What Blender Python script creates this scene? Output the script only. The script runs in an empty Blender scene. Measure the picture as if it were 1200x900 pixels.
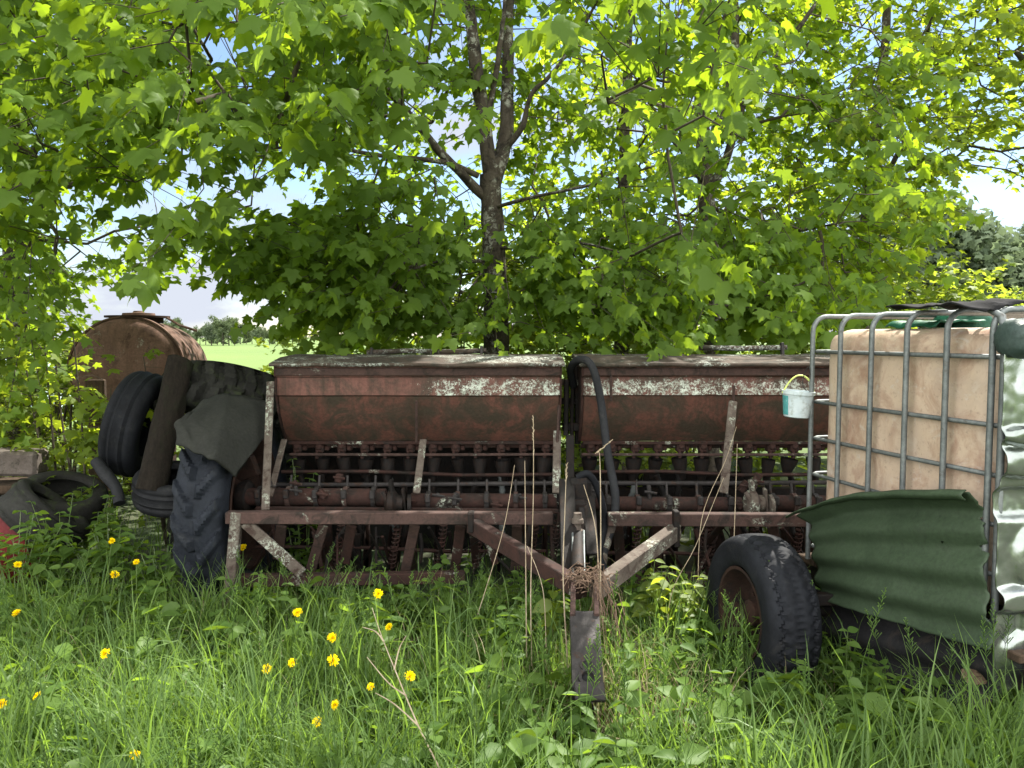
import bpy, math, random
import numpy as np
from mathutils import Vector, Matrix, noise as mnoise

random.seed(7)
rng = np.random.default_rng(11)
sc = bpy.context.scene
COL = sc.collection
PI = math.pi
H = 1.55                      # eye height
F = 900.0                     # focal length in photo pixels (1200 wide)
PITCH = math.atan(55 / 900)   # camera looks slightly down
CP, SP = math.cos(PITCH), math.sin(PITCH)


def P(px, py, Y):
    """world point seen at photo pixel (px, py) at ground distance Y"""
    a, b = (px - 600) / F, (450 - py) / F
    d = Vector((a, CP + b * SP, -SP + b * CP))
    return Vector((0, 0, H)) + d * (Y / d.y)


def proj(v):
    """photo pixel of world points (N,3)"""
    v = np.asarray(v, float)
    x, y, z = v[..., 0], v[..., 1], v[..., 2] - H
    dep = y * CP - z * SP
    up = y * SP + z * CP
    return 600 + F * x / dep, 450 - F * up / dep


# ------------------------------------------------------------------ materials
class N:
    def __init__(s, name):
        s.m = bpy.data.materials.new(name)
        s.m.use_nodes = True
        s.t = s.m.node_tree
        s.t.nodes.clear()
        s.out = s.t.nodes.new('ShaderNodeOutputMaterial')
        s._c = None

    def n(s, typ, **kw):
        nd = s.t.nodes.new(typ)
        for k, v in kw.items():
            if k.startswith('i_'):
                nd.inputs[k[2:].replace('_', ' ')].default_value = v
            else:
                setattr(nd, k, v)
        return nd

    def l(s, a, b):
        s.t.links.new(a, b)

    def co(s):
        if s._c is None:
            s._c = s.n('ShaderNodeTexCoord').outputs['Object']
        return s._c

    def noise(s, scale, detail=6, rough=.6, dist=0, stretch=None):
        nd = s.n('ShaderNodeTexNoise')
        nd.inputs['Scale'].default_value = scale
        nd.inputs['Detail'].default_value = detail
        nd.inputs['Roughness'].default_value = rough
        nd.inputs['Distortion'].default_value = dist
        if stretch:
            mp = s.n('ShaderNodeMapping')
            mp.inputs['Scale'].default_value = stretch
            s.l(s.co(), mp.inputs['Vector'])
            s.l(mp.outputs[0], nd.inputs['Vector'])
        else:
            s.l(s.co(), nd.inputs['Vector'])
        return nd.outputs['Fac']

    def ramp(s, fac, stops, interp='LINEAR'):
        r = s.n('ShaderNodeValToRGB')
        r.color_ramp.interpolation = interp
        e = r.color_ramp.elements
        while len(e) < len(stops):
            e.new(.5)
        for i, (p, c) in enumerate(stops):
            e[i].position = p
            e[i].color = (c, c, c, 1) if isinstance(c, (int, float)) else (*c, 1)
        s.l(fac, r.inputs[0])
        return r.outputs[0]

    def mix(s, fac, a, b, mode='MIX'):
        m = s.n('ShaderNodeMix', data_type='RGBA', blend_type=mode)
        for k, v in ((0, fac), (6, a), (7, b)):
            if hasattr(v, 'node'):
                s.l(v, m.inputs[k])
            elif isinstance(v, (int, float)):
                m.inputs[k].default_value = v if k == 0 else (v, v, v, 1)
            else:
                m.inputs[k].default_value = (*v, 1)
        return m.outputs[2]

    def math(s, op, a, b=None):
        m = s.n('ShaderNodeMath', operation=op)
        for k, v in ((0, a), (1, b)):
            if v is None:
                continue
            if hasattr(v, 'node'):
                s.l(v, m.inputs[k])
            else:
                m.inputs[k].default_value = v
        return m.outputs[0]

    def finish(s, col, rough=.7, metal=0., bump=None, bstr=.3, bdist=.01, **kw):
        p = s.n('ShaderNodeBsdfPrincipled')
        for k, v in (('Base Color', col), ('Roughness', rough), ('Metallic', metal)):
            if hasattr(v, 'node'):
                s.l(v, p.inputs[k])
            else:
                p.inputs[k].default_value = (*v, 1) if k == 'Base Color' else v
        for k, v in kw.items():
            p.inputs[k.replace('_', ' ')].default_value = v
        if bump is not None:
            b = s.n('ShaderNodeBump')
            b.inputs['Strength'].default_value = bstr
            b.inputs['Distance'].default_value = bdist
            s.l(bump, b.inputs['Height'])
            s.l(b.outputs[0], p.inputs['Normal'])
        s.l(p.outputs[0], s.out.inputs[0])
        return s.m


TONE = dict(dry_straw=.95, dead_litter=.6, concrete=.45, teal_label=1., lime_plastic=1., bottle_green=.9, tank_rust=.72, maple_bark=.9, twig_bark=.8, red_enamel=.6, galvanised_tube=.62,
            dusty_blue_rubber=.45, dark_tyre_rubber=.5, black_rubber=.5, hopper_paint=.74, hopper_rust=.66, green_painted_sheet=.8, dull_green_plastic=.8, mossy_conveyor_rubber=.5, weathered_wood=.45, brown_rim=.5, mossy_rubber=1.0, grey_lichen_steel=.58, mossy_rubber_=1, lid_lichen=.8)


def weathered(name, c1, c2, c3=None, scale=6, t3=(.55, .65), lichen=0., lcol=(.30, .33, .27), lscale=60, rough=.75, metal=0.,
              bstr=.4, fine=60, stretch=None, band=None, streak=0.):
    tone = TONE.get(name, .62)          # how dark the worn material is overall
    c1, c2, c3 = [c and tuple(q * tone for q in c) for c in (c1, c2, c3)]
    s = N(name)
    a = s.noise(scale, 8, .65, .4, stretch)
    col = s.ramp(a, [(.3, c1), (.7, c2)])
    f = s.noise(fine, 5, .7)
    if c3:
        b = s.noise(scale * 1.7, 9, .7, .8)
        col = s.mix(s.ramp(b, [(t3[0], 0.), (t3[1], 1.)]), col, c3)
    if streak:
        st = s.noise(1, 6, .6, 0, (28, 28, 1.6))
        col = s.mix(s.math('MULTIPLY', s.ramp(st, [(.45, 0.), (.7, 1.)]), streak), col, (.05, .035, .025))
    col = s.mix(.55, col, s.mix(1., col, s.ramp(f, [(.25, .45), (.75, 1.45)]), 'MULTIPLY'))
    if lichen:
        big = s.ramp(s.noise(3.1, 4, .6, 1.2), [(.62 - lichen * .3, 0.), (.70 - lichen * .3, 1.)])
        sp = s.ramp(s.noise(lscale, 6, .75, .6), [(.5, 0.), (.56, 1.)])
        k = s.math('MULTIPLY', big, sp)
        col = s.mix(k, col, lcol)
    if band:
        z0, z1, x0, x1 = band
        xyz = s.n('ShaderNodeSeparateXYZ')
        s.l(s.co(), xyz.inputs[0])

        def rng_(v, lo, hi, soft):
            m1 = s.n('ShaderNodeMapRange', interpolation_type='SMOOTHSTEP')
            s.l(v, m1.inputs[0]); m1.inputs[1].default_value = lo - soft; m1.inputs[2].default_value = lo + soft
            m2 = s.n('ShaderNodeMapRange', interpolation_type='SMOOTHSTEP')
            s.l(v, m2.inputs[0]); m2.inputs[1].default_value = hi - soft; m2.inputs[2].default_value = hi + soft
            m2.inputs[3].default_value = 1.; m2.inputs[4].default_value = 0.
            return s.math('MULTIPLY', m1.outputs[0], m2.outputs[0])
        msk = s.math('MULTIPLY', rng_(xyz.outputs[2], z0, z1, .05), rng_(xyz.outputs[0], x0, x1, .25))
        sp = s.noise(85, 7, .8, .5)
        blot = s.noise(13, 6, .75, 1.2)
        kk = s.math('ADD', s.math('MULTIPLY', sp, .55), s.math('MULTIPLY', blot, .45))
        kk = s.math('ADD', kk, s.math('MULTIPLY', msk, .17))
        k = s.math('MULTIPLY', s.ramp(kk, [(.655, 0.), (.73, 1.)]), s.ramp(msk, [(0., 0.), (.25, 1.)]))
        lc = s.mix(s.ramp(s.noise(25, 4), [(.35, 0.), (.65, 1.)]), (.27, .30, .25), (.58, .64, .56))
        col = s.mix(k, col, lc)
    return s.finish(col, min(1., rough + .08), metal, f, bstr, .006, Specular_IOR_Level=.12 if 'rubber' in name else .2)


M = {}
M['hopper'] = weathered('hopper_paint', (.125, .058, .046), (.225, .105, .083), (.082, .056, .042), 3.5, (.46, .62), band=(1.165, 1.315, -.95, 1.9), streak=.8, rough=.65)
M['hopper_low'] = weathered('hopper_rust', (.10, .050, .036), (.20, .085, .062), (.062, .05, .034), 3.4, (.44, .58), streak=1., rough=.75)
M['lid'] = weathered('lid_lichen', (.055, .04, .032), (.10, .078, .06), (.04, .036, .028), 4, (.48, .6), lichen=.45, lcol=(.30, .33, .29), rough=.85)
M['rust'] = weathered('rusty_red_steel', (.036, .021, .017), (.072, .033, .026), (.026, .02, .017), 6, (.48, .62), lichen=.04, rough=.8)
M['rust2'] = weathered('pinkish_paint', (.062, .040, .034), (.112, .066, .055), (.04, .03, .025), 7, (.5, .62), lichen=.07, rough=.8)
M['lichen_steel'] = weathered('grey_lichen_steel', (.11, .085, .07), (.20, .17, .14), (.075, .05, .04), 8, (.5, .62), lichen=.35, rough=.85)
M['dark'] = weathered('dark_greasy_steel', (.010, .009, .009), (.028, .024, .022), (.032, .02, .015), 7, (.5, .62), rough=.6, metal=.3)
M['iron'] = weathered('dark_iron', (.04, .037, .037), (.085, .078, .075), (.085, .05, .035), 9, (.56, .66), rough=.55, metal=.5)
M['brown'] = weathered('brown_rim', (.040, .023, .017), (.07, .036, .025), (.025, .019, .016), 7, (.5, .62), rough=.85)
M['rubber'] = weathered('black_rubber', (.022, .023, .026), (.045, .047, .052), (.075, .075, .072), 6, (.55, .75), rough=.6, bstr=.3)
M['rubber_blue'] = weathered('dusty_blue_rubber', (.020, .024, .032), (.042, .05, .066), (.065, .07, .075), 6, (.55, .75), rough=.6, bstr=.4)
M['rubber_dark'] = weathered('dark_tyre_rubber', (.012, .013, .016), (.026, .029, .036), (.045, .045, .045), 7, (.56, .72), rough=.65, bstr=.4)
M['rubber_old'] = weathered('mossy_rubber', (.012, .012, .011), (.03, .03, .027), (.035, .045, .02), 5, (.52, .68), rough=.8)
M['flap'] = weathered('mossy_conveyor_rubber', (.040, .042, .038), (.056, .058, .050), None, 9, rough=.8)
M['tank'] = weathered('tank_rust', (.145, .080, .056), (.235, .145, .108), (.085, .05, .034), 3.2, (.52, .66), lichen=.05, streak=.5, rough=.8)
M['tank_dark'] = weathered('tank_dark_rust', (.035, .022, .018), (.07, .04, .03), None, 7, rough=.9)
M['wood'] = weathered('weathered_wood', (.015, .012, .009), (.045, .035, .026), (.03, .034, .018), 5, (.52, .68), stretch=(14, 14, 1.2), rough=.9, bstr=1.)
M['plank'] = weathered('brown_plank', (.06, .04, .025), (.11, .075, .05), (.04, .03, .02), 5, (.52, .68), stretch=(9, 9, .8), rough=.9, bstr=.6)
M['galv'] = weathered('galvanised_tube', (.17, .19, .19), (.30, .325, .32), (.15, .14, .125), 14, (.58, .7), rough=.5, metal=.55, bstr=.15)
M['green_paint'] = weathered('green_painted_sheet', (.034, .054, .030), (.050, .076, .043), (.05, .068, .045), 4, (.56, .78), rough=.5, lichen=.0, lcol=(.45, .5, .45), lscale=30, bstr=.15)
M['black_sheet'] = weathered('black_bitumen_sheet', (.012, .012, .014), (.03, .03, .032), (.05, .042, .035), 5, (.54, .66), rough=.7)
M['cloth'] = weathered('black_rag', (.012, .012, .013), (.03, .03, .032), None, 8, rough=.9)
M['red'] = weathered('red_enamel', (.13, .012, .014), (.22, .02, .02), (.10, .02, .015), 6, (.55, .7), rough=.5)
M['concrete'] = weathered('concrete', (.16, .13, .11), (.28, .24, .21), (.09, .08, .06), 9, (.55, .68), rough=.95)
M['stalk'] = weathered('dry_straw', (.26, .20, .13), (.42, .35, .25), None, 12, rough=.9)
M['litter'] = weathered('dead_litter', (.15, .10, .07), (.30, .20, .14), (.09, .06, .04), 20, (.5, .6), rough=.95)
M['bark'] = weathered('maple_bark', (.035, .028, .021), (.085, .072, .055), (.02, .017, .014), 5, (.5, .62), stretch=(4, 4, 1), lichen=.42, lcol=(.22, .225, .19), lscale=22, rough=.95, bstr=1.)
M['twig'] = weathered('twig_bark', (.05, .042, .03), (.10, .085, .06), None, 8, rough=.9)
M['teal'] = weathered('teal_label', (.06, .25, .26), (.10, .33, .33), (.5, .6, .6), 30, (.62, .66), rough=.35, bstr=.05)
M['handle'] = weathered('lime_plastic', (.45, .52, .12), (.55, .62, .2), None, 20, rough=.4, bstr=.05)
M['lidgreen'] = weathered('bottle_green', (.01, .07, .04), (.02, .11, .06), None, 9, rough=.4)


def leaf_mat(name, d1, d2, tr, tmix=.5, gloss=.05, rough=.35):
    s = N(name)
    g = s.n('ShaderNodeNewGeometry')
    r = g.outputs['Random Per Island']
    d = s.ramp(r, [(0., d1), (1., d2)])
    t = s.mix(1., s.ramp(r, [(0., .42), (.5, .85), (1., 1.25)]), tr, 'MULTIPLY')
    df = s.n('ShaderNodeBsdfDiffuse'); s.l(d, df.inputs[0])
    tl = s.n('ShaderNodeBsdfTranslucent'); s.l(t, tl.inputs[0])
    mx = s.n('ShaderNodeMixShader'); mx.inputs[0].default_value = tmix
    s.l(df.outputs[0], mx.inputs[1]); s.l(tl.outputs[0], mx.inputs[2])
    gl = s.n('ShaderNodeBsdfGlossy'); gl.inputs['Roughness'].default_value = rough
    gl.inputs[0].default_value = (.8, .85, .8, 1)
    m2 = s.n('ShaderNodeMixShader'); m2.inputs[0].default_value = gloss
    s.l(mx.outputs[0], m2.inputs[1]); s.l(gl.outputs[0], m2.inputs[2])
    s.l(m2.outputs[0], s.out.inputs[0])
    return s.m


M['leaf'] = leaf_mat('maple_leaf', (.060, .112, .016), (.094, .150, .026), (.36, .52, .02), .48, .008, .5)
M['leaf_pale'] = leaf_mat('pale_maple_leaf', (.08, .122, .018), (.115, .16, .026), (.46, .58, .03), .5, .008, .5)
M['bush_leaf'] = leaf_mat('bush_leaf', (.085, .125, .02), (.13, .17, .03), (.44, .54, .04), .5, .02, .5)
M['grass'] = leaf_mat('grass_blade', (.062, .120, .032), (.122, .188, .054), (.25, .40, .045), .43, .014, .45)
M['weed'] = leaf_mat('weed_leaf', (.054, .105, .022), (.092, .148, .034), (.27, .42, .03), .45, .012, .5)
M['farleaf'] = leaf_mat('hazed_far_foliage', (.075, .10, .055), (.105, .135, .07), (.13, .17, .07), .35, .0)  # leaf colours paled and dulled in place of distance haze
M['farleaf_dark'] = leaf_mat('hazed_wood_foliage', (.10, .135, .085), (.14, .175, .11), (.16, .21, .10), .35, .0)  # lightened grey-green, haze painted into the leaf colour of the wood
M['yellow'] = leaf_mat('dandelion_petal', (.90, .64, .006), (.98, .84, .012), (.9, .72, .01), .3, .0)
M['straw_leaf'] = leaf_mat('dry_blade', (.30, .24, .14), (.46, .40, .26), (.25, .2, .1), .3, .0)

# glossy silver sheet
s = N('crumpled_silver_sheet')
k1 = s.noise(7, 4, .55, .8)
M['silver'] = s.finish(s.ramp(s.noise(9, 6, .6, .5), [(.3, (.17, .20, .18)), (.7, (.30, .32, .31))]), s.ramp(s.noise(16, 5), [(.3, .15), (.75, .27)]), .9, k1, .2, .01)
# yellowed plastic bottle
s = N('stained_plastic_bottle')
a = s.noise(4.2, 9, .68, .6)
col = s.ramp(a, [(.3, (.27, .165, .12)), (.46, (.45, .345, .255)), (.60, (.40, .31, .235)), (.76, (.48, .41, .35))])
stn = s.noise(5.5, 9, .7, 1.0, (1, 1, .8))
col = s.mix(s.math('MULTIPLY', s.ramp(stn, [(.48, 0.), (.66, 1.)]), .7), col, (.23, .125, .08))
col = s.mix(s.math('MULTIPLY', s.ramp(s.noise(55, 6, .75), [(.56, 0.), (.68, 1.)]), .6), col, (.17, .13, .10))
col = s.mix(s.math('MULTIPLY', s.ramp(s.noise(9, 8, .75, .5), [(.57, 0.), (.66, 1.)]), .6), col, (.46, .42, .37))
drip = s.noise(1, 6, .65, 0, (30, 30, 1.2))
col = s.mix(s.math('MULTIPLY', s.ramp(drip, [(.55, 0.), (.75, 1.)]), .16), col, (.44, .36, .29))
M['bottle'] = s.finish(col, s.ramp(s.noise(12, 6), [(.3, .28), (.7, .6)]), 0., s.noise(14, 6), .25, .012)
# bucket plastic
s = N('white_translucent_plastic')
M['bucket'] = s.finish(s.mix(s.ramp(s.noise(38, 7, .7), [(.52, 0.), (.7, .8)]), s.ramp(s.noise(25, 4), [(.3, (.40, .47, .50)), (.7, (.52, .58, .60))]), (.22, .24, .20)), .35, 0., None)
# polytunnel film
s = N('tunnel_film')
M['film'] = s.finish(s.ramp(s.noise(1.3, 5), [(.35, (.35, .55, .5)), (.65, (.62, .72, .70))]), .35, 0., None)
# dandelion stem etc.
M['stem'] = leaf_mat('green_stem', (.08, .13, .035), (.13, .19, .05), (.15, .22, .05), .25)


# ------------------------------------------------------------------ mesh building
class MB:
    def __init__(s):
        s.v, s.f = [], []

    def add(s, v, f):
        o = len(s.v)
        s.v += [tuple(p) for p in v]
        s.f += [tuple(i + o for i in q) for q in f]
        return s

    def box(s, c, size, rot=None, bev=0.):
        sx, sy, sz = (q / 2 for q in size)
        R = rot or Matrix.Identity(3)
        c = Vector(c)
        if bev <= 0:
            vs = [c + R @ Vector((x, y, z)) for x in (-sx, sx) for y in (-sy, sy) for z in (-sz, sz)]
            return s.add(vs, [(0, 1, 3, 2), (4, 6, 7, 5), (0, 4, 5, 1), (2, 3, 7, 6), (0, 2, 6, 4), (1, 5, 7, 3)])
        b = min(bev, sx * .9, sy * .9, sz * .9)
        vs, idx = [], {}
        for x in (-1, 1):
            for y in (-1, 1):
                for z in (-1, 1):
                    for ax in range(3):
                        q = [x * (sx - b), y * (sy - b), z * (sz - b)]
                        q[ax] = (x, y, z)[ax] * (sx, sy, sz)[ax]
                        idx[(x, y, z, ax)] = len(vs)
                        vs.append(c + R @ Vector(q))
        fs = []
        for ax in range(3):
            o = [i for i in range(3) if i != ax]
            for sg in (-1, 1):
                q = []
                for a, bb in ((-1, -1), (1, -1), (1, 1), (-1, 1)):
                    k = [0, 0, 0]; k[ax] = sg; k[o[0]] = a; k[o[1]] = bb
                    q.append(idx[(*k, ax)])
                fs.append(tuple(q))
            for a in (-1, 1):
                for bb in (-1, 1):
                    k0 = [0, 0, 0]; k1 = [0, 0, 0]
                    k0[ax] = -1; k1[ax] = 1
                    for k in (k0, k1):
                        k[o[0]] = a; k[o[1]] = bb
                    fs.append((idx[(*k0, o[0])], idx[(*k1, o[0])], idx[(*k1, o[1])], idx[(*k0, o[1])]))
        for x in (-1, 1):
            for y in (-1, 1):
                for z in (-1, 1):
                    fs.append(tuple(idx[(x, y, z, a)] for a in range(3)))
        return s.add(vs, fs)

    def beam(s, p0, p1, w, h, up=(0, 0, 1), bev=.004):
        p0, p1 = Vector(p0), Vector(p1)
        d = p1 - p0
        L = d.length
        d.normalize()
        u = Vector(up)
        if abs(d.dot(u)) > .95:
            u = Vector((0, 1, 0))
        r = d.cross(u).normalized()
        u = r.cross(d)
        R = Matrix((r, d, u)).transposed()
        return s.box((p0 + p1) / 2, (w, L, h), R, bev)

    def tube(s, pts, r, seg=8, cap=True, smooth_n=0):
        pts = [Vector(p) for p in pts]
        if smooth_n:
            pts, r = spline(pts, r, smooth_n)
        n = len(pts)
        rr = r if isinstance(r, (list, tuple)) else [r] * n
        t0 = (pts[1] - pts[0]).normalized()
        u = t0.orthogonal().normalized()
        vs = []
        for i in range(n):
            t = (pts[min(i + 1, n - 1)] - pts[max(i - 1, 0)]).normalized()
            u = (u - t * u.dot(t)).normalized()
            w = t.cross(u)
            for k in range(seg):
                a = 2 * PI * k / seg
                vs.append(pts[i] + (u * math.cos(a) + w * math.sin(a)) * rr[i])
        fs = [(i * seg + k, i * seg + (k + 1) % seg, (i + 1) * seg + (k + 1) % seg, (i + 1) * seg + k) for i in range(n - 1) for k in range(seg)]
        if cap:
            fs += [tuple(range(seg))[::-1], tuple((n - 1) * seg + k for k in range(seg))]
        return s.add(vs, fs)

    def lathe(s, prof, c, axis, seg=48, closed=False, fn=None):
        """prof: (along axis, radius)"""
        c = Vector(c); ax = Vector(axis).normalized()
        u = Vector((0, 0, 1)) - ax * ax.z
        if u.length < .1:
            u = Vector((1, 0, 0)) - ax * ax.x
        u.normalize(); w = ax.cross(u)
        vs, m = [], len(prof)
        for k in range(seg):
            a = 2 * PI * k / seg
            e = u * math.cos(a) + w * math.sin(a)
            for (h, r) in prof:
                if fn:
                    r = fn(a, h, r)
                vs.append(c + ax * h + e * r)
        fs = []
        for k in range(seg):
            k2 = (k + 1) % seg
            for j in range(m if closed else m - 1):
                j2 = (j + 1) % m
                fs.append((k * m + j, k * m + j2, k2 * m + j2, k2 * m + j))
        return s.add(vs, fs)

    def grid(s, fn, nu, nv):
        vs = [fn(i / nu, j / nv) for j in range(nv + 1) for i in range(nu + 1)]
        fs = [(j * (nu + 1) + i, j * (nu + 1) + i + 1, (j + 1) * (nu + 1) + i + 1, (j + 1) * (nu + 1) + i) for j in range(nv) for i in range(nu)]
        return s.add(vs, fs)

    def build(s, name, mat, parent=None, smooth=False, local=False, solid=0., label=None):
        off = Vector((0, 0, 0))
        if parent is not None and not local:
            r = parent
            while r.parent:
                r = r.parent
            off = r.location
        me = bpy.data.meshes.new(name)
        me.from_pydata([Vector(p) - off for p in s.v], [], s.f)
        me.materials.append(mat)
        if smooth:
            me.polygons.foreach_set('use_smooth', [True] * len(me.polygons))
            try:
                me.set_sharp_from_angle(angle=math.radians(smooth if smooth is not True else 45))
            except Exception:
                pass
        me.update()
        o = bpy.data.objects.new(name, me)
        COL.objects.link(o)
        if parent is not None:
            o.parent = parent
        if solid:
            md = o.modifiers.new('thickness', 'SOLIDIFY'); md.thickness = solid; md.offset = 0
        if label:
            o['label'] = label
        return o


def spline(pts, r, n):
    pts = [Vector(p) for p in pts]
    m = len(pts)
    rr = list(r) if isinstance(r, (list, tuple)) else [r] * m
    op, orr = [], []
    for i in range(m - 1):
        p0, p1, p2, p3 = pts[max(i - 1, 0)], pts[i], pts[i + 1], pts[min(i + 2, m - 1)]
        for k in range(n):
            t = k / n
            op.append(.5 * ((2 * p1) + (p2 - p0) * t + (2 * p0 - 5 * p1 + 4 * p2 - p3) * t * t + (3 * p1 - p0 - 3 * p2 + p3) * t ** 3))
            orr.append(rr[i] * (1 - t) + rr[i + 1] * t)
    op.append(pts[-1]); orr.append(rr[-1])
    return op, orr


def thing(name, label, cat, loc=(0, 0, 0), group=None):
    o = bpy.data.objects.new(name, None)
    o.empty_display_size = .1
    o.location = loc
    COL.objects.link(o)
    o['label'] = label; o['category'] = cat
    if group:
        o['group'] = group
    return o


def tag(o, label, cat, group=None, kind=None):
    if label: o['label'] = label
    if cat: o['category'] = cat
    if group: o['group'] = group
    if kind: o['kind'] = kind
    return o


def single(mb, name, mat, loc, label, cat, group=None, **kw):
    """a thing that is one mesh, origin at its base"""
    loc = Vector(loc)
    m = MB(); m.v = [tuple(Vector(p) - loc) for p in mb.v]; m.f = mb.f
    o = m.build(name, mat, **kw)
    o.location = loc
    return tag(o, label, cat, group)


def np_mesh(name, verts, faces, mat, parent=None, loc=(0, 0, 0), smooth=False, mat2=None, n1=0):
    """verts (N,3) ndarray in world space, faces (M,k) ndarray"""
    verts = np.asarray(verts, np.float32) - np.asarray(loc, np.float32)
    faces = np.asarray(faces, np.int32)
    me = bpy.data.meshes.new(name)
    m, k = faces.shape
    me.vertices.add(len(verts)); me.vertices.foreach_set('co', verts.ravel())
    me.loops.add(m * k); me.loops.foreach_set('vertex_index', faces.ravel())
    me.polygons.add(m)
    me.polygons.foreach_set('loop_start', np.arange(0, m * k, k, dtype=np.int32))
    me.polygons.foreach_set('loop_total', np.full(m, k, np.int32))
    if smooth:
        me.polygons.foreach_set('use_smooth', np.ones(m, bool))
    me.materials.append(mat)
    if mat2 is not None:
        me.materials.append(mat2)
        me.polygons.foreach_set('material_index', (np.arange(m) >= n1).astype(np.int32))
    me.update(calc_edges=True)
    o = bpy.data.objects.new(name, me)
    COL.objects.link(o)
    if parent is not None:
        o.parent = parent
    else:
        o.location = loc
    return o


def copy_tree(o, parent=None):
    c = o.copy(); COL.objects.link(c)
    if parent is not None:
        c.parent = parent
    for ch in list(o.children):
        copy_tree(ch, c)
    return c


def nz(p, sc_=1., seed=0.):
    return mnoise.noise(Vector(p) * sc_ + Vector((seed, seed * 1.7, -seed)))


# ------------------------------------------------------------------ leaves
def unit(a):
    return a / np.maximum(np.linalg.norm(a, axis=-1, keepdims=True), 1e-9)


half = [(.0, .0), (.13, -.07), (.30, -.10), (.55, -.02), (.42, .12), (.47, .24), (.70, .40), (.66, .55), (.48, .52), (.34, .50), (.28, .60), (.24, .80), (.12, .84), (.0, 1.08)]
ml = [(x, y) for x, y in half] + [(-x, y) for x, y in half[-2:0:-1]]
MAPLE_V = [(0, .30, .03)] + [(x, y, -.26 * x * x - .08 * abs(x) - .22 * max(y - .3, 0) ** 2 + .05 * abs(x) * (1 if i % 2 else 0)) for i, (x, y) in enumerate(ml)]
nn = len(ml)
MAPLE_F = [(0, 1 + i, 1 + (i + 1) % nn) for i in range(nn)]
o_ = len(MAPLE_V)
MAPLE_V += [(-.012, -.62, .1), (.012, -.62, .1), (0, .02, 0)]
MAPLE_F += [(o_, o_ + 1, o_ + 2)]
# coarse maple for distant / hidden leaves
hc = [(0, 0), (.5, -.02), (.40, .18), (.66, .5), (.27, .55), (0, 1.05)]
mc = hc + [(-x, y) for x, y in hc[-2:0:-1]]
COARSE_V = [(0, .32, .04)] + [(x, y, -.15 * x * x) for x, y in mc]
COARSE_F = [(0, 1 + i, 1 + (i + 1) % len(mc)) for i in range(len(mc))]
OV = [(0, 0), (.2, .12), (.31, .35), (.25, .62), (.10, .86), (0, 1)]
ov = OV + [(-x, y) for x, y in OV[-2:0:-1]]
OVATE_V = [(0, .45, -.03)] + [(x, y, .25 * x - .2 * max(y - .4, 0) ** 2 if x > 0 else -.25 * x - .2 * max(y - .4, 0) ** 2) for x, y in ov]
OVATE_F = [(0, 1 + i, 1 + (i + 1) % len(ov)) for i in range(len(ov))]


def leaf_arrays(pos, axis, nrm, size, V, Fc, wid=None):
    V = np.asarray(V); Fc = np.asarray(Fc)
    axis = unit(axis)
    nrm = unit(nrm - axis * (nrm * axis).sum(-1, keepdims=True))
    side = np.cross(axis, nrm)
    n, k = len(pos), len(V)
    w = np.ones(n) if wid is None else wid
    pts = (pos[:, None, :] + size[:, None, None] * (V[None, :, 0:1] * side[:, None, :] * w[:, None, None] + V[None, :, 1:2] * axis[:, None, :] + V[None, :, 2:3] * rng.uniform(.2, 2.4, n)[:, None, None] * nrm[:, None, :]))
    fs = Fc[None] + (np.arange(n) * k)[:, None, None]
    return pts.reshape(-1, 3), fs.reshape(-1, Fc.shape[1])


def merge(parts):
    vs, fs, o = [], [], 0
    for v, f in parts:
        vs.append(v); fs.append(f + o); o += len(v)
    return np.concatenate(vs), np.concatenate(fs)


def spray_leaves(bases, dirs, size, npair, L, droop=.8, jitter=.35):
    """leaf positions along short twigs: bases (S,3), dirs (S,3) unit; size (S,)"""
    S = len(bases)
    pos, ax, nr, sz = [], [], [], []
    up = np.array([0, 0, 1.])
    for j in range(npair * 2 + 1):
        t = (j // 2 + 1) / npair if j < npair * 2 else 1.05
        sgn = (1 if j % 2 else -1) if j < npair * 2 else 0
        p = bases + dirs * (L * t)[:, None] + np.array([0, 0, -1.])[None] * (L * .25 * t * t)[:, None]
        side = unit(np.cross(dirs, up[None]) + 1e-6)
        out = dirs * .55 + side * sgn * .85
        a = out - up[None] * (droop * (0.7 + .6 * rng.random((S, 1)))) + rng.normal(0, jitter, (S, 3))
        nrm = up[None] * (.75 if droop < 1 else .45) + out * (.6 if droop < 1 else 1.) + rng.normal(0, jitter, (S, 3))
        p = p + unit(out + 0 * up) * (size * .55)[:, None] - up[None] * (size * .15)[:, None] + rng.normal(0, .025, (S, 3))
        pos.append(p); ax.append(a); nr.append(nrm); sz.append(size * rng.uniform(.65, 1.2, S))
    return np.concatenate(pos), np.concatenate(ax), np.concatenate(nr), np.concatenate(sz)


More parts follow.
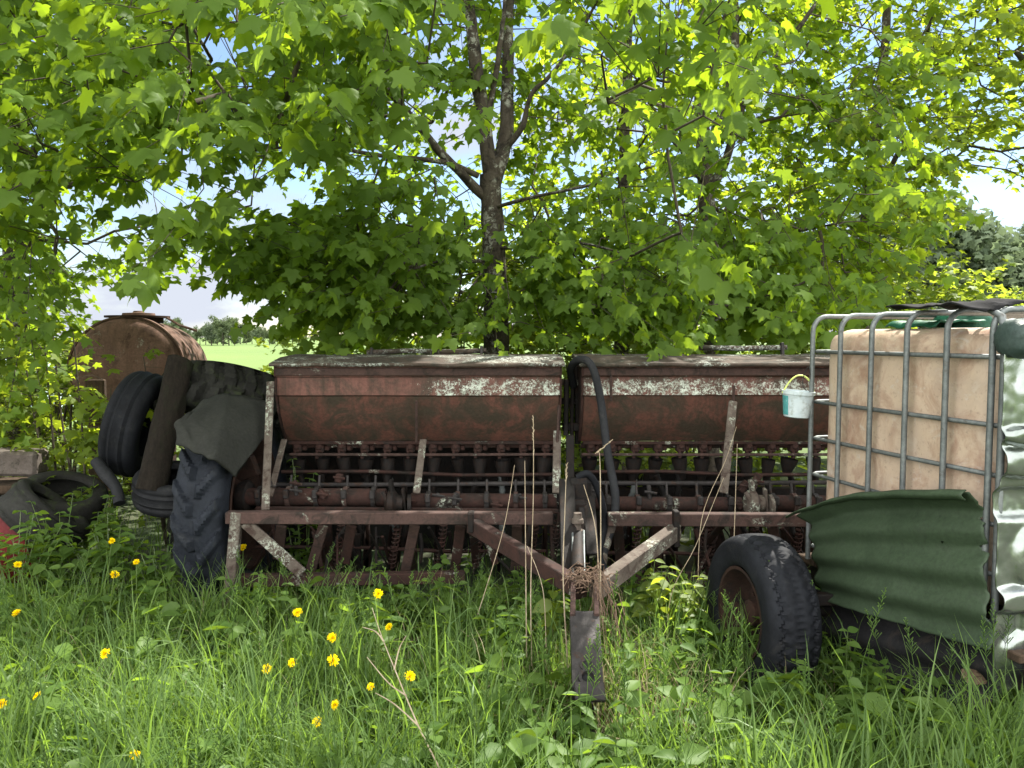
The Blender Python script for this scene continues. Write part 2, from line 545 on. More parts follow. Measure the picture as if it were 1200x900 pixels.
def grow(fixed, bases, twig_r=.0026, step=.28):
    """fixed: list of (points, radii) of trunk and limbs; every base is tied to the nearest wood. returns frustum arrays"""
    pos, par, rad = [], [], []
    for pts, rr in fixed:
        for i, p in enumerate(pts):
            pos.append(np.array(p)); rad.append(rr[i] if not isinstance(rr, (int, float)) else rr); par.append(-2)
    nfix = len(pos)
    pos = [np.array(p, float) for p in pos]
    org = np.mean([pos[0][:2]], axis=0)
    order = np.argsort(np.min(np.linalg.norm(bases[:, None, :] - np.array(pos)[None, ::3, :], axis=2), axis=1))
    cap = nfix + len(bases) * 14
    A = np.zeros((cap, 3)); A[:nfix] = pos
    plen = np.zeros(cap); par = np.full(cap, -2); n = nfix
    leafcount = np.zeros(cap); isrtip = []
    for bi in order:
        b = bases[bi]
        d = np.linalg.norm(A[:n] - b, axis=1)
        cost = d + .22 * plen[:n] + .5 * np.maximum(A[:n, 2] - b[2] - .15, 0)
        j = int(np.argmin(cost))
        v = b - A[j]; dist = d[j]
        k = max(1, min(12, int(dist / step)))
        prev = j
        bow = rng.normal(0, .05 * dist, 3); bow[2] += .10 * dist
        for q in range(1, k + 1):
            t = q / k
            A[n] = A[j] + v * t + bow * math.sin(PI * t) * (1 if q < k else 0)
            par[n] = prev; plen[n] = plen[prev] + dist / k
            prev = n; n += 1
        isrtip.append(prev)
    w = np.zeros(n)
    for t in isrtip:
        w[t] += 1
    for i in range(n - 1, nfix - 1, -1):
        if par[i] >= 0:
            w[par[i]] += w[i]
    r = twig_r * np.maximum(w, 1) ** .5
    idx = np.arange(nfix, n)
    p = par[idx]
    r0 = np.where(p < nfix, r[idx] * 1.15, r[p]); r0 = np.minimum(r0, .026); r1 = np.minimum(r[idx], .026)
    return frusta(A[p], A[idx], np.minimum(r0, r1 * 1.5), r1)


def frusta(a, b, r0, r1, seg=5):
    d = unit(b - a)
    ref = np.where(np.abs(d[:, 2:3]) > .9, np.array([[1., 0, 0]]), np.array([[0, 0, 1.]]))
    u = unit(np.cross(d, ref)); w = np.cross(d, u)
    ang = np.arange(seg) * 2 * PI / seg
    ring = u[:, None] * np.cos(ang)[None, :, None] + w[:, None] * np.sin(ang)[None, :, None]
    va = a[:, None] + ring * r0[:, None, None]; vb = b[:, None] + ring * r1[:, None, None]
    v = np.concatenate([va, vb], 1).reshape(-1, 3)
    k = np.arange(seg); k2 = (k + 1) % seg
    q = np.stack([k, k2, k2 + seg, k + seg], 1)
    f = q[None] + (np.arange(len(a)) * 2 * seg)[:, None, None]
    return v, f.reshape(-1, 4)


# ------------------------------------------------------------------ setting: ground
def gh(x, y):
    """ground height"""
    n = .045 * nz((x * .9, y * .9, 0), 1) + .03 * nz((x * 2.3, y * 2.3, 4), 1)
    far = max(0., min(1., (y - 20) / 60))
    return n * (1 - far) - .02


xs = np.concatenate([-np.geomspace(1600, 9, 26), np.linspace(-8, 8, 65), np.geomspace(9, 1600, 26)])
ys = np.concatenate([-np.geomspace(2500, 2, 24), np.linspace(-1, 12, 60), np.geomspace(13, 2500, 34)])
gv = [(x, y, gh(x, y)) for y in ys for x in xs]
nx = len(xs)
gf = [(j * nx + i, j * nx + i + 1, (j + 1) * nx + i + 1, (j + 1) * nx + i) for j in range(len(ys) - 1) for i in range(nx - 1)]
s = N('meadow_ground')
a = s.noise(1.4, 8, .6)
soil = s.ramp(s.noise(9, 8, .7), [(.3, (.025, .022, .014)), (.7, (.06, .055, .03))])
near = s.mix(s.ramp(a, [(.35, 0.), (.6, 1.)]), soil, (.035, .055, .018))
fld = s.ramp(s.noise(.06, 8, .6, 0, (1, 1, 1)), [(.3, (.065, .115, .016)), (.7, (.10, .155, .024))])
xyz = s.n('ShaderNodeSeparateXYZ'); s.l(s.co(), xyz.inputs[0])
ay = s.math('ABSOLUTE', s.math('SUBTRACT', xyz.outputs[1], 3.))
mr = s.n('ShaderNodeMapRange'); s.l(ay, mr.inputs[0]); mr.inputs[1].default_value = 3; mr.inputs[2].default_value = 10
gm = s.finish(s.mix(mr.outputs[0], near, fld), .95, 0., s.noise(40, 6), .6, .03)
g = MB().add(gv, gf).build('ground', gm, smooth=True)
g['kind'] = 'structure'

# ------------------------------------------------------------------ seed drill
YH = 4.55                      # front face of the hoppers
CX = .354
drill = thing('seed_drill', 'long rusty red seed drill with two hoppers and a drawbar under the maples', 'seed drill', (CX, 4.75, 0))
hop_prof = [(4.545, 1.385), (4.545, 1.318), (4.56, 1.312), (4.555, 1.205), (4.565, 1.198), (4.60, 1.10), (4.66, 1.0), (4.75, .905), (4.90, .905), (5.0, 1.05), (5.04, 1.2), (5.04, 1.385)]


def prof_shell(prof, x0, x1, nseg=30, wob=.006, seed=0.):
    m = MB(); k = len(prof)
    vs = []
    for i in range(nseg + 1):
        x = x0 + (x1 - x0) * i / nseg
        for (y, z) in prof:
            d = wob * nz((x * 2.2, y * 3, z * 3), 1, seed)
            vs.append((x, y + d, z + .5 * d))
    fs = [(i * k + j, (i + 1) * k + j, (i + 1) * k + j + 1, i * k + j + 1) for i in range(nseg) for j in range(k - 1)]
    fs += [tuple(range(k)), tuple(nseg * k + j for j in range(k))[::-1]]
    return m.add(vs, fs)


for hi, (x0, x1) in enumerate(((-1.405, .292), (.416, 2.113))):
    hop = prof_shell(hop_prof[:4], x0, x1, seed=hi * 9.).build('hopper', M['hopper'], drill, smooth=30)
    low = prof_shell([(4.5555, 1.2035)] + hop_prof[4:], x0 + .012, x1 - .012, wob=.010, seed=hi * 9.).build('lower_panel', M['hopper_low'], hop, smooth=30)
    lm = MB()
    n_ = 40
    vs, pr = [], [(4.50, 1.378), (4.495, 1.386), (4.50, 1.396), (4.72, 1.426), (5.07, 1.438), (5.08, 1.41)]
    for i in range(n_ + 1):
        x = x0 - .02 + (x1 - x0 + .04) * i / n_
        for (y, z) in pr:
            vs.append((x, y + .006 * nz((x * 5, y, z), 1, 3.), z + .006 * nz((x * 1.7, y * 2, 0), 1, hi * 5.) + .004 * nz((x * 9, y, 3), 1)))
    k = len(pr)
    fs = [(i * k + j, (i + 1) * k + j, (i + 1) * k + (j + 1) % k, i * k + (j + 1) % k) for i in range(n_) for j in range(k)]
    fs += [tuple(range(k)), tuple(n_ * k + j for j in range(k))[::-1]]
    lm.add(vs, fs).build('lid', M['lid'], hop, smooth=35)
    lp = MB().beam((x0 + .004, 4.540, 1.345), (x1 - .004, 4.540, 1.345), .014, .046).build('lip', M['rust2'], hop)
    bm_ = MB().beam((x0 + .02, 4.72, .897), (x1 - .02, 4.72, .897), .02, .02).build('bottom_rail', M['rust'], hop)
    for xe in (x0 + .003, x1 - .003):    # end plates stand a little proud
        vs = []
        for sx in (-.006, .006):
            vs += [(xe + sx, y + (-.012 if y < 4.8 else .012), z) for y, z in hop_prof]
        kk = len(hop_prof)
        fs = [(j, (j + 1) % kk, kk + (j + 1) % kk, kk + j) for j in range(kk)] + [tuple(range(kk))[::-1], tuple(range(kk, 2 * kk))]
        MB().add(vs, fs).build('end_plate', M['rust'], hop)
# rods on the hopper fronts
for (a, b) in ((P(488, 470, 4.53), P(488, 519, 4.62)), (P(655, 475, 4.5), P(651, 560, 4.5)), (P(860, 452, 4.50), P(858, 520, 4.55)), (P(716, 440, 4.53), P(716, 470, 4.53))):
    MB().tube([a, b], .008, 6).build('lever_rod', M['rust2'], drill)
# rear rails along the lid tops
for (xa, xb, py) in ((430, 570, 413), (772, 922, 409)):
    a, b = P(xa, py, 5.05), P(xb, py - 2, 5.05)
    rr_ = MB().tube([a, (a * 2 + b) / 3 + Vector((0, 0, .006)), (a + b * 2) / 3 - Vector((0, 0, .004)), b], .017, 8)
    rr_.build('foot_rail', M['lid'], drill, smooth=True)
    for t in (.04, .96):
        q = a.lerp(b, t)
        MB().beam(q + Vector((0, .0, .03)), (q.x, 5.02, 1.38), .02, .035).build('rail_bracket', M['iron'], drill)

# seed meters, shaft, funnels and tubes
rowx = [(-1.335 + i * .1405) for i in range(12)] + [(.486 + i * .1405) for i in range(12)]
meter_mb = MB()
meter_mb.box((0, -.01, .0), (.052, .07, .052), bev=.008).box((0, -.045, .012), (.036, .02, .03), bev=.004).box((.042, .0, .0), (.03, .05, .034), bev=.006)
meter_mb.box((0, -.02, -.038), (.03, .03, .03), bev=.004).tube([(-.012, -.05, -.01), (-.012, -.05, -.062)], .008, 6).box((-.012, -.05, -.05), (.02, .026, .02), bev=.003)
tube_mb = MB().lathe([(0, .05), (-.03, .048), (-.10, .03), (-.13, .022), (-.135, 0)], (0, 0, 0), (0, 0, 1), 10)
ring = [(-.13 - i * .012, .024 if i % 2 else .019) for i in range(9)]
neck_mb = MB().lathe(ring, (0, 0, 0), (0, 0, 1), 10)
hose_prof = []
m0 = t0 = k0 = None
neckmats = [M['dark'], M['galv'], M['dark'], M['iron']]
for i, x in enumerate(rowx):
    me_ = None
    rx = x - CX
    if m0 is None:
        m0 = meter_mb.build('seed_meter', M['rust'], drill, local=True)
        o = m0
    else:
        o = m0.copy(); COL.objects.link(o); o.parent = drill
    o.location = (rx, 4.765 - 4.75, .862); o.rotation_euler = (rng.normal(0, .03), 0, rng.normal(0, .05))
    fmat = 0
    if t0 is None:
        t0 = tube_mb.build('seed_funnel', M['dark'], drill, local=True, smooth=60); o = t0
    else:
        o = t0.copy(); COL.objects.link(o); o.parent = drill
    zz = .80 - abs(rng.normal(0, .012))
    k_ = rng.uniform(.85, 1.12); o.scale = (k_, k_, rng.uniform(.75, 1.25))
    o.location = (rx + rng.normal(0, .006), 4.79 - 4.75, zz); o.rotation_euler = (rng.normal(0, .12), rng.normal(0, .10), 0)
    back = 4.78 if i % 2 else 4.98
    m = MB()
    xa = x + rng.normal(0, .03)
    pts = [(x, 4.79, zz - .10), (xa, 4.80, .55), (xa + rng.normal(0, .05), back - .03, .38), (xa, back, .24)]
    sp, _ = spline(pts, .02, 9)
    m.tube(sp, [.021 if q % 2 else .0165 for q in range(len(sp))], 8)
    m.build('seed_tube', M['galv'] if i in (4, 9, 14) else M['dark'], drill, smooth=60)
for (xa, xb) in ((-1.37, .28), (.43, 2.1)):
    MB().tube([(xa, 4.70, .828), ((xa + xb) / 2, 4.702, .825), (xb, 4.70, .828)], .009, 8).build('meter_shaft', M['rust2'], drill, smooth=True)
    MB().tube([(xa, 4.765, .872), (xb, 4.765, .872)], .014, 8).build('drive_shaft', M['rust'], drill, smooth=True)

# cross tubes and frame
for (a, b) in ((P(322, 568, 4.6), P(648, 566, 4.6)), (P(690, 566, 4.6), P(1010, 565, 4.6))):
    MB().tube([a, a.lerp(b, .5) + Vector((0, 0, -.004)), b], .014, 8).build('lift_rail', M['iron'], drill, smooth=True)
for (xa, xb, py, r) in ((286, 452, 582, .052), (482, 652, 587, .046), (690, 868, 590, .042), (890, 1015, 590, .05)):
    a, b = P(xa, py, 4.38), P(xb, py + 1, 4.38)
    tb = MB().tube([a, b], r, 14).build('square_shaft', M['rust'], drill, smooth=40)
    nring = 5 if xb < 700 else 5
    for q in range(nring):
        c = a.lerp(b, (q + .6) / nring)
        MB().lathe([(-.012, r + .002), (-.012, r + .012), (.012, r + .012), (.012, r + .002)], c, (1, 0, 0), 14, True).build('clamp_ring', M['rust2'] if q % 2 else M['iron'], drill, smooth=40)
        MB().box(c + Vector((0, -r - .012, .03)), (.03, .03, .05), bev=.005).beam(c + Vector((0, .0, -r - .01)), c + Vector((0, .05, .12)), .014, .014).build('clamp_lug', M['iron'], drill)
# bearing hangers (dark discs and wings)
for px in (462, 884, 672):
    c = P(px, 590, 4.26)
    hb = MB()
    hb.lathe([(-.05, .02), (-.05, .05), (-.03, .075), (0, .078), (.02, .05), (.05, .045), (.06, .02)], c, (1, 0, 0), 18, True)
    hb.lathe([(-.01, .0), (-.01, .062), (.01, .062), (.01, 0)], c + Vector((.085, 0, -.01)), (1, .1, 0), 16, False)
    hb.beam(c + Vector((-.02, 0, .13)), c + Vector((.02, .03, -.14)), .02, .06).beam(c + Vector((.05, -.02, .09)), c + Vector((.075, 0, -.1)), .016, .04)
    hb.tube([c + Vector((-.06, -.03, .07)), c + Vector((-.02, -.06, 0)), c + Vector((.03, -.05, -.09))], .012, 6)
    hb.build('bearing_hanger', M['dark'] if px < 800 else M['lichen_steel'], drill, smooth=40)


def fbeam(pts, w, h, name, mat, up=(0, 0, 1)):
    m = MB()
    for a, b in zip(pts[:-1], pts[1:]):
        m.beam(a, b, w, h, up)
    return m.build(name, mat, drill)


fbeam([P(266, 606, 3.98), P(648, 607, 3.98)], .06, .062, 'front_beam', M['rust2'])
fbeam([P(712, 608, 3.98), P(985, 609, 3.98)], .06, .066, 'front_beam', M['rust2'])
fbeam([P(300, 596, 4.3), P(655, 599, 4.3)], .03, .025, 'front_beam', M['rust'])
fbeam([P(278, 600, 3.97), P(268, 712, 3.97)], .055, .05, 'frame_post', M['lichen_steel'], (0, 1, 0))
fbeam([P(287, 612, 3.97), P(354, 672, 4.0)], .02, .06, 'diagonal_brace', M['lichen_steel'])
fbeam([P(276, 680, 4.05), P(545, 676, 4.1)], .055, .062, 'lower_beam', M['rust'])
fbeam([P(705, 676, 4.5), P(880, 679, 4.5)], .055, .07, 'lower_beam', M['rust2'])
fbeam([P(880, 679, 4.5), P(1010, 679, 4.5)], .055, .06, 'lower_beam', M['rust'])
fbeam([P(317, 447, 4.50), P(311, 598, 4.06)], .012, .044, 'strap', M['lichen_steel'], (1, 0, 0))
fbeam([P(333, 515, 4.62), P(316, 582, 4.25)], .012, .036, 'strut', M['lichen_steel'], (1, 0, 0))
fbeam([P(496, 515, 4.6), P(488, 578, 4.3)], .012, .042, 'strut', M['lichen_steel'], (1, 0, 0))
fbeam([P(859, 470, 4.5), P(848, 578, 4.3)], .014, .05, 'strut', M['lichen_steel'], (1, 0, 0))
fbeam([P(653, 505, 4.55), P(652, 578, 4.3)], .014, .046, 'strut', M['lichen_steel'], (1, 0, 0))
# coulter links, springs and discs
for (xa, ya, xb, yb) in ((379, 616, 364, 668), (486, 616, 475, 670), (412, 616, 404, 660), (540, 616, 533, 668), (606, 616, 604, 668), (724, 616, 728, 668),
                         (772, 616, 768, 668), (860, 616, 868, 665), (905, 616, 915, 668), (948, 616, 950, 668), (330, 616, 325, 655)):
    fbeam([P(xa, ya, 4.05), P(xb, yb, 4.2)], .018, .055, 'coulter_link', M['rust2'] if xa % 4 else M['rust'], (1, 0, 0))
for px in (397, 463, 517, 560, 624, 650, 745, 826, 834, 882, 935):
    a, b = P(px + 4, 610, 4.30), P(px - 4, 664, 4.38)
    m = MB()
    L = (b - a).length
    d = (b - a).normalized(); u = d.orthogonal().normalized(); w = d.cross(u)
    pts = [a + d * (L * q / 88) + (u * math.cos(q * 2 * PI / 8) + w * math.sin(q * 2 * PI / 8)) * .021 for q in range(89)]
    m.tube(pts, .0045, 5).tube([a - d * .05, b + d * .05], .008, 6)
    m.build('coulter_spring', M['rust'], drill, smooth=True)
for k in range(46):
    px_ = rng.uniform(300, 960); ya = rng.uniform(612, 630); yb = rng.uniform(645, 690)
    if 668 < px_ < 705:
        continue
    a, b = P(px_, ya, rng.uniform(4.1, 4.5)), P(px_ + rng.normal(0, 18), yb, rng.uniform(4.15, 4.6))
    w_ = rng.uniform(.008, .022)
    if k % 3:
        fbeam([a, b], w_, w_ * rng.uniform(1, 2.4), 'link_bar', M['rust'] if k % 2 else M['dark'], (1, 0, 0))
    else:
        MB().tube([a, a.lerp(b, .5) + Vector((rng.normal(0, .03), 0, 0)), b], w_ * .45, 7, smooth_n=4).build('link_rod', M['dark'] if k % 2 else M['rust'], drill, smooth=True)
for k in range(26):
    px_ = rng.uniform(295, 950); yb = rng.uniform(560, 596)
    c = P(px_, yb, rng.uniform(4.28, 4.5))
    m = MB()
    m.box(c, (rng.uniform(.02, .05), rng.uniform(.02, .05), rng.uniform(.03, .10)), Matrix.Rotation(rng.normal(0, .4), 3, 'Y'), .005)
    m.tube([c + Vector((-.03, -.02, .01)), c + Vector((.04, -.02, .0))], .008, 6)
    m.build('rail_clip', M['iron'] if k % 2 else M['rust'], drill)
for (xa, ya, xb, yb, yy) in ((300, 641, 640, 646, 4.5), (700, 648, 960, 652, 4.6), (330, 553, 650, 556, 4.72), (690, 553, 960, 556, 4.72)):
    a, b = P(xa, ya, yy), P(xb, yb, yy)
    MB().tube([a, a.lerp(b, .33) + Vector((0, 0, .008)), a.lerp(b, .66) - Vector((0, 0, .01)), b], .012, 8).build('cross_rod', M['rust'], drill, smooth=True)
disc0 = None
dm = MB().lathe([(-.002, 0), (-.004, .03), (0, .175), (.004, .03), (.002, 0)], (-.012, 0, 0), (1, 0, .0), 28, True)
dm.lathe([(-.002, 0), (-.004, .03), (0, .175), (.004, .03), (.002, 0)], (.012, .012, 0), (1, .05, 0), 28, True)
dm.beam((0, -.02, .0), (0, .03, .30), .022, .05)
for i, x in enumerate(rowx):
    if disc0 is None:
        disc0 = dm.build('disc_coulter', M['brown'], drill, local=True, smooth=50); o = disc0
    else:
        o = disc0.copy(); COL.objects.link(o); o.parent = drill
    o.location = (x - CX, (4.80 if i % 2 else 5.0) - 4.75, .17); o.rotation_euler = (0, 0, rng.normal(0, .06))
# cross pipes at the back and the footboard
fbeam([(-1.5, 5.12, .50), (2.2, 5.12, .50)], .06, .08, 'rear_beam', M['dark'])
fb = MB()
for q in range(3):
    fb.box((CX, 5.32 + q * .11, .46), (3.6, .098, .03), bev=.004)
fb.build('footboard', M['plank'], drill)
MB().box((-.56, 5.16, .70), (1.78, .02, .36), bev=.004).build('rear_shade_panel', M['dark'], drill)  # dark back panel, widened to stand in for shade under the hopper
MB().box((1.0, 5.16, .57), (1.2, .02, .14), bev=.004).build('rear_shade_panel', M['dark'], drill)  # dark panel added to darken the gaps behind the second hopper
MB().box((-.35, 5.26, .26), (2.3, .02, .36), bev=.004).build('rear_shade_sheet', M['rubber_old'], drill)  # dark sheet added in place of the deep shade under the drill
# things in the gap between the hoppers
fbeam([P(657, 448, 4.8), P(684, 448, 4.8)], .05, .035, 'gap_bridge', M['lid'])
fbeam([P(657, 470, 4.8), P(684, 470, 4.8)], .04, .04, 'gap_bridge', M['dark'])
MB().tube([P(664, 445, 4.7), P(663, 510, 4.7)], .016, 8).tube([P(671, 450, 4.75), P(669, 560, 4.7)], .012, 8).tube([P(676, 430, 4.8), P(677, 520, 4.8)], .018, 8).build('gap_pipe', M['dark'], drill, smooth=True)
fbeam([P(659, 500, 4.75), P(684, 500, 4.75)], .05, .05, 'gap_bridge', M['dark'])
fbeam([P(668, 512, 4.7), P(668, 600, 4.5)], .05, .09, 'gear_case', M['dark'])
# drawbar
ha, hb_ = P(683, 692, 3.25), P(697, 692, 3.25)
fbeam([P(553, 615, 3.96), ha], .062, .076, 'drawbar_arm', M['rust'])
fbeam([P(792, 622, 3.96), hb_], .062, .076, 'drawbar_arm', M['lichen_steel'])
fbeam([P(552, 600, 3.93), P(552, 622, 3.93)], .03, .09, 'drawbar_bracket', M['dark'])
fbeam([P(792, 598, 3.93), P(792, 640, 3.93)], .03, .06, 'drawbar_bracket', M['dark'])
for px in (672, 699):
    fbeam([P(px, 678, 3.3), P(px - 1 if px < 690 else px, 726, 3.02)], .022, .06, 'hitch_bar', M['rust2'])
hq = [P(668, 716, 3.04), P(702, 716, 3.04), P(707.5, 806, 2.72), P(671, 806, 2.72)]
hx = [Vector(p) for p in hq]
dn = Vector((0, .02, -.06))
hp = MB()
hp.grid(lambda u, v: hx[0].lerp(hx[1], u).lerp(hx[3].lerp(hx[2], u), v) + Vector((0, 0, .003 * nz((u * 3, v * 6, 0), 1))), 6, 14)
nb = len(hp.v)
hp.add([hx[0], hx[1], hx[2], hx[3], hx[0] + dn, hx[1] + dn, hx[2] + dn, hx[3] + dn], [(0, 3, 7, 4), (1, 5, 6, 2), (3, 2, 6, 7), (0, 4, 5, 1), (4, 7, 6, 5)])
plate = hp.build('hitch_plate', M['iron'], drill)
nrm_ = (hx[1] - hx[0]).cross(hx[3] - hx[0]).normalized()
if nrm_.z < 0: nrm_ = -nrm_
for (t, rr_, hgt) in ((.90, .036, .016), (.73, .028, .006)):
    c = hx[0].lerp(hx[3], t).lerp(hx[1].lerp(hx[2], t), .5)
    MB().lathe([(-.005, rr_), (hgt, rr_ * .98), (hgt, rr_ * .66), (-.005, rr_ * .6)], c, nrm_, 24).build('hitch_eye', M['iron'], plate, smooth=40)
    MB().lathe([(.0015, 0), (.0015, rr_ * .64)], c, nrm_, 24).build('eye_dark_disc', M['cloth'], plate)  # flat black disc standing in for the dark inside the eye
MB().beam(P(690, 800, 2.73), P(692, 822, 2.66), .11, .02).build('hitch_lip', M['iron'], plate)
MB().beam(P(688, 826, 2.78), P(686, 905, 2.78), .05, .05).build('parking_stand', M['dark'], drill)
# hydraulic cylinder mast
ms = MB()
ms.beam(P(664, 562, 3.95), P(668, 690, 3.45), .02, .08, (1, 0, 0)).beam(P(690, 580, 3.95), P(694, 650, 3.6), .02, .06, (1, 0, 0))
ms.box(P(678, 574, 3.95), (.13, .08, .13), bev=.025).box(P(674, 604, 3.9), (.13, .07, .17), bev=.02).beam(P(681, 596, 3.83), P(686, 650, 3.7), .05, .03, (1, 0, 0)).beam(P(667, 620, 3.85), P(671, 690, 3.6), .07, .05, (1, 0, 0))
ms.build('mast', M['dark'], drill)
MB().tube([P(677, 628, 3.7), P(677, 668, 3.45)], .034, 12).build('cylinder', M['dark'], drill, smooth=40)
MB().lathe([(0, .0), (0, .02), (-.025, .022), (-.03, .028), (-.05, .03), (-.055, .018), (-.08, .018), (-.085, .034), (-.12, .03), (-.12, 0)], P(677, 601, 3.72), (0, 0, 1), 14).build('cylinder_fitting', M['lichen_steel'], drill, smooth=40)
for px in (671, 684):
    MB().tube([P(px, 622, 3.7), P(px + .5, 672, 3.42)], .006, 8).build('piston_rod', M['galv'], drill, smooth=True)
# hydraulic hoses
hz = [[(672, 452, 4.75), (669, 432, 4.62), (680, 421, 4.48), (694, 430, 4.42), (704, 470, 4.40), (712, 530, 4.28), (721, 580, 4.12), (718, 612, 4.05), (708, 645, 3.95), (702, 680, 3.8)],
      [(676, 560, 3.95), (690, 556, 3.95), (703, 580, 3.98), (708, 615, 4.0), (702, 650, 3.9), (712, 672, 3.8)]]
for i, q in enumerate(hz):
    MB().tube([P(*p) for p in q], .0235 if i == 0 else .019, 10, smooth_n=8).build('hydraulic_hose', M['rubber'] if i == 0 else M['rubber_dark'], drill, smooth=True)
cl = MB()
c0 = [P(*p) for p in hz[0][7:10]]
spp, _ = spline(c0, .02, 8)
cl.tube(spp, [.027 if (q // 2) % 2 else .0225 for q in range(len(spp))], 10)
cl.build('hose_guard', M['lichen_steel'], drill, smooth=50)


# ------------------------------------------------------------------ tyres
def tyre_mesh(R, W, Rr, kind, n=180, m=28):
    Rm, hh = (R + Rr) / 2, (R - Rr) / 2
    prof = []
    for i in range(m + 1):
        a = -PI * .80 + 2 * PI * .80 * i / m
        sx = math.copysign(abs(math.sin(a)) ** .75, math.sin(a)); cz = math.copysign(abs(math.cos(a)) ** .62, math.cos(a))
        prof.append((W / 2 * sx, Rm + hh * cz))
    inner = [(x * .86, Rm + (r - Rm) * .82) for x, r in prof[::-1]]
    prof = prof + inner
    no = m + 1
    cnt = [0]

    def fn(a, h, r):
        out = r > R - .18 * hh
        u = h / (W / 2)
        if kind == 'lug':
            if r > Rm + hh * .45 and (abs(u) < 1.1):
                sgn = 1 if u > 0 else -1
                ph = (a * 19 / (2 * PI) + abs(u) * .95 + (.5 if sgn > 0 else 0)) % 1
                s_ = max(0., min(1., (.21 - abs(ph - .5)) / .05)) if abs(u) > .04 else 0
                return r + (.034 * s_ if r > Rm + hh * .6 else .016 * s_)
        if kind == 'zigzag' and out and abs(u) < .9:
            z = 0.16 * (abs(((a * 40 / (2 * PI)) % 1) - .5) * 4 - 1)
            for c in (-.55, 0, .55):
                if abs(u - c - z * .55) < .085:
                    return r - .011
            if abs(u) > .72 and ((a * 44 / (2 * PI)) % 1) < .3:
                return r - .010
        if kind == 'rib' and out:
            if abs((u * 4.5) % 1 - .5) > .38:
                return r - .012
        if kind == 'block' and r > Rm + hh * .55:
            ph = (a * 26 / (2 * PI) + (.5 if u > 0 else 0) + abs(u) * .5) % 1
            if ph < .40 or abs(u) < .07:
                return r - .048
        return r
    return prof, fn


def tyre(parent, kind, R, W, Rr, mat, name='tyre', n=200, m=30, sag=0., flat=0.):
    """axis along local X, centre at the parent's origin"""
    mb = MB()
    prof, fn = tyre_mesh(R, W, Rr, kind, n, m)
    mb.lathe(prof, (0, 0, 0), (1, 0, 0), n, True, fn)
    if sag or flat:
        mb.v = [(x * (1 + sag * .6 * nz((y * 2, z * 2, 1), 1)), y + sag * R * nz((y * 1.7, z * 1.7, 3), 1), z + sag * R * nz((y * 1.7, z * 1.7, 7), 1)) for x, y, z in mb.v]
    return mb, mat, name


def basis(axis):
    ax = Vector(axis).normalized()
    u = Vector((0, 0, 1)) - ax * ax.z
    if u.length < .2:
        u = Vector((0, 1, 0)) - ax * ax.y
    u.normalize()
    return Matrix((ax, u.cross(ax) * 1.0, u)).transposed()


def place_mb(mb, c, axis, spin=0.):
    B = basis(axis) @ Matrix.Rotation(spin, 3, 'X')
    c = Vector(c)
    o = MB(); o.v = [tuple(c + B @ Vector(p)) for p in mb.v]; o.f = mb.f
    return o


# drill's own land wheel: part of the drill
wc = Vector((-1.635, 4.5, .575))
wheel = place_mb(tyre(None, 'lug', .565, .27, .37, None, n=480, m=48)[0], wc, (1, -.04, 0)).build('land_wheel', M['rubber_blue'], drill, smooth=50)
rim = MB().lathe([(-.09, .385), (-.10, .36), (-.02, .33), (.0, .14), (.05, .12), (.08, .06), (.08, 0)], wc, (1, -.04, 0), 40)
rim.lathe([(.12, .385), (.125, .37), (.06, .345), (.02, .34), (0, .1)], wc, (1, -.04, 0), 40)
rim.build('rim', M['brown'], wheel, smooth=40)
MB().tube([wc + Vector((.05, 0, 0)), wc + Vector((.45, .02, 0))], .035, 12).build('axle', M['dark'], drill, smooth=40)
fbeam([P(300, 545, 4.5), P(262, 560, 4.55)], .05, .12, 'wheel_bracket', M['brown'])
MB().lathe([(-.04, 0), (-.04, .09), (-.015, .1), (.015, .1), (.04, .07), (.04, 0)], P(289, 583, 4.42), (1, 0, 0), 20).build('drive_sprocket', M['dark'], drill, smooth=40)

# rubber flap over the wheel
te = [P(219, 496, 4.20), P(240, 474, 4.40), P(275, 466, 4.52), P(316, 470, 4.60)]
be = [P(208, 524, 3.99), P(224, 532, 3.93), P(253, 541, 3.90), P(276, 562, 4.02)]


def pl(pts, t):
    x = t * (len(pts) - 1); i = min(int(x), len(pts) - 2)
    return pts[i].lerp(pts[i + 1], x - i)


def flapf(u, v):
    a, b = pl(te, u), pl(be, u)
    p = a.lerp(b, v)
    if u > .7:                         # right side hangs down past the wheel
        p = p.lerp(pl([P(316, 471, 4.62), P(313, 520, 4.45), P(278, 560, 4.03)], v), (u - .7) / .3)
    bul = .07 * math.sin(PI * v) * (1 - .5 * u)
    return p + Vector((0, -bul * .7 - .02 + .025 * nz((u * 4, v * 2, 0), 1, 2), bul * .75 + .016 + .022 * nz((u * 6, v * 2.5, 1), 1, 5) + .006 * nz((u * 14, v * 9, 1), 1, 2))) + Vector((.012 * math.sin(9 * v), 0, 0)) * (1 - u)


fl = MB().grid(flapf, 26, 20)
single(fl, 'rubber_flap', M['flap'], (P(255, 520, 4.3).x, 4.3, 1.0), 'mossy grey rubber sheet draped over the big lugged wheel of the seed drill', 'rubber sheet', smooth=True, solid=.014)

# loose tyres, left of the drill
tyg = 'old tyres dumped beside the seed drill'


def loose_tyre(kind, c, axis, R, W, Rr, mat, label, sag=0., spin=0., **kw):
    mb = place_mb(tyre(None, kind, R, W, Rr, None, sag=sag, **kw)[0], c, axis, spin)
    zmin = min(p[2] for p in mb.v)
    return single(mb, 'tyre', mat, (c[0], c[1], zmin), label, 'tyre', tyg, smooth=50)


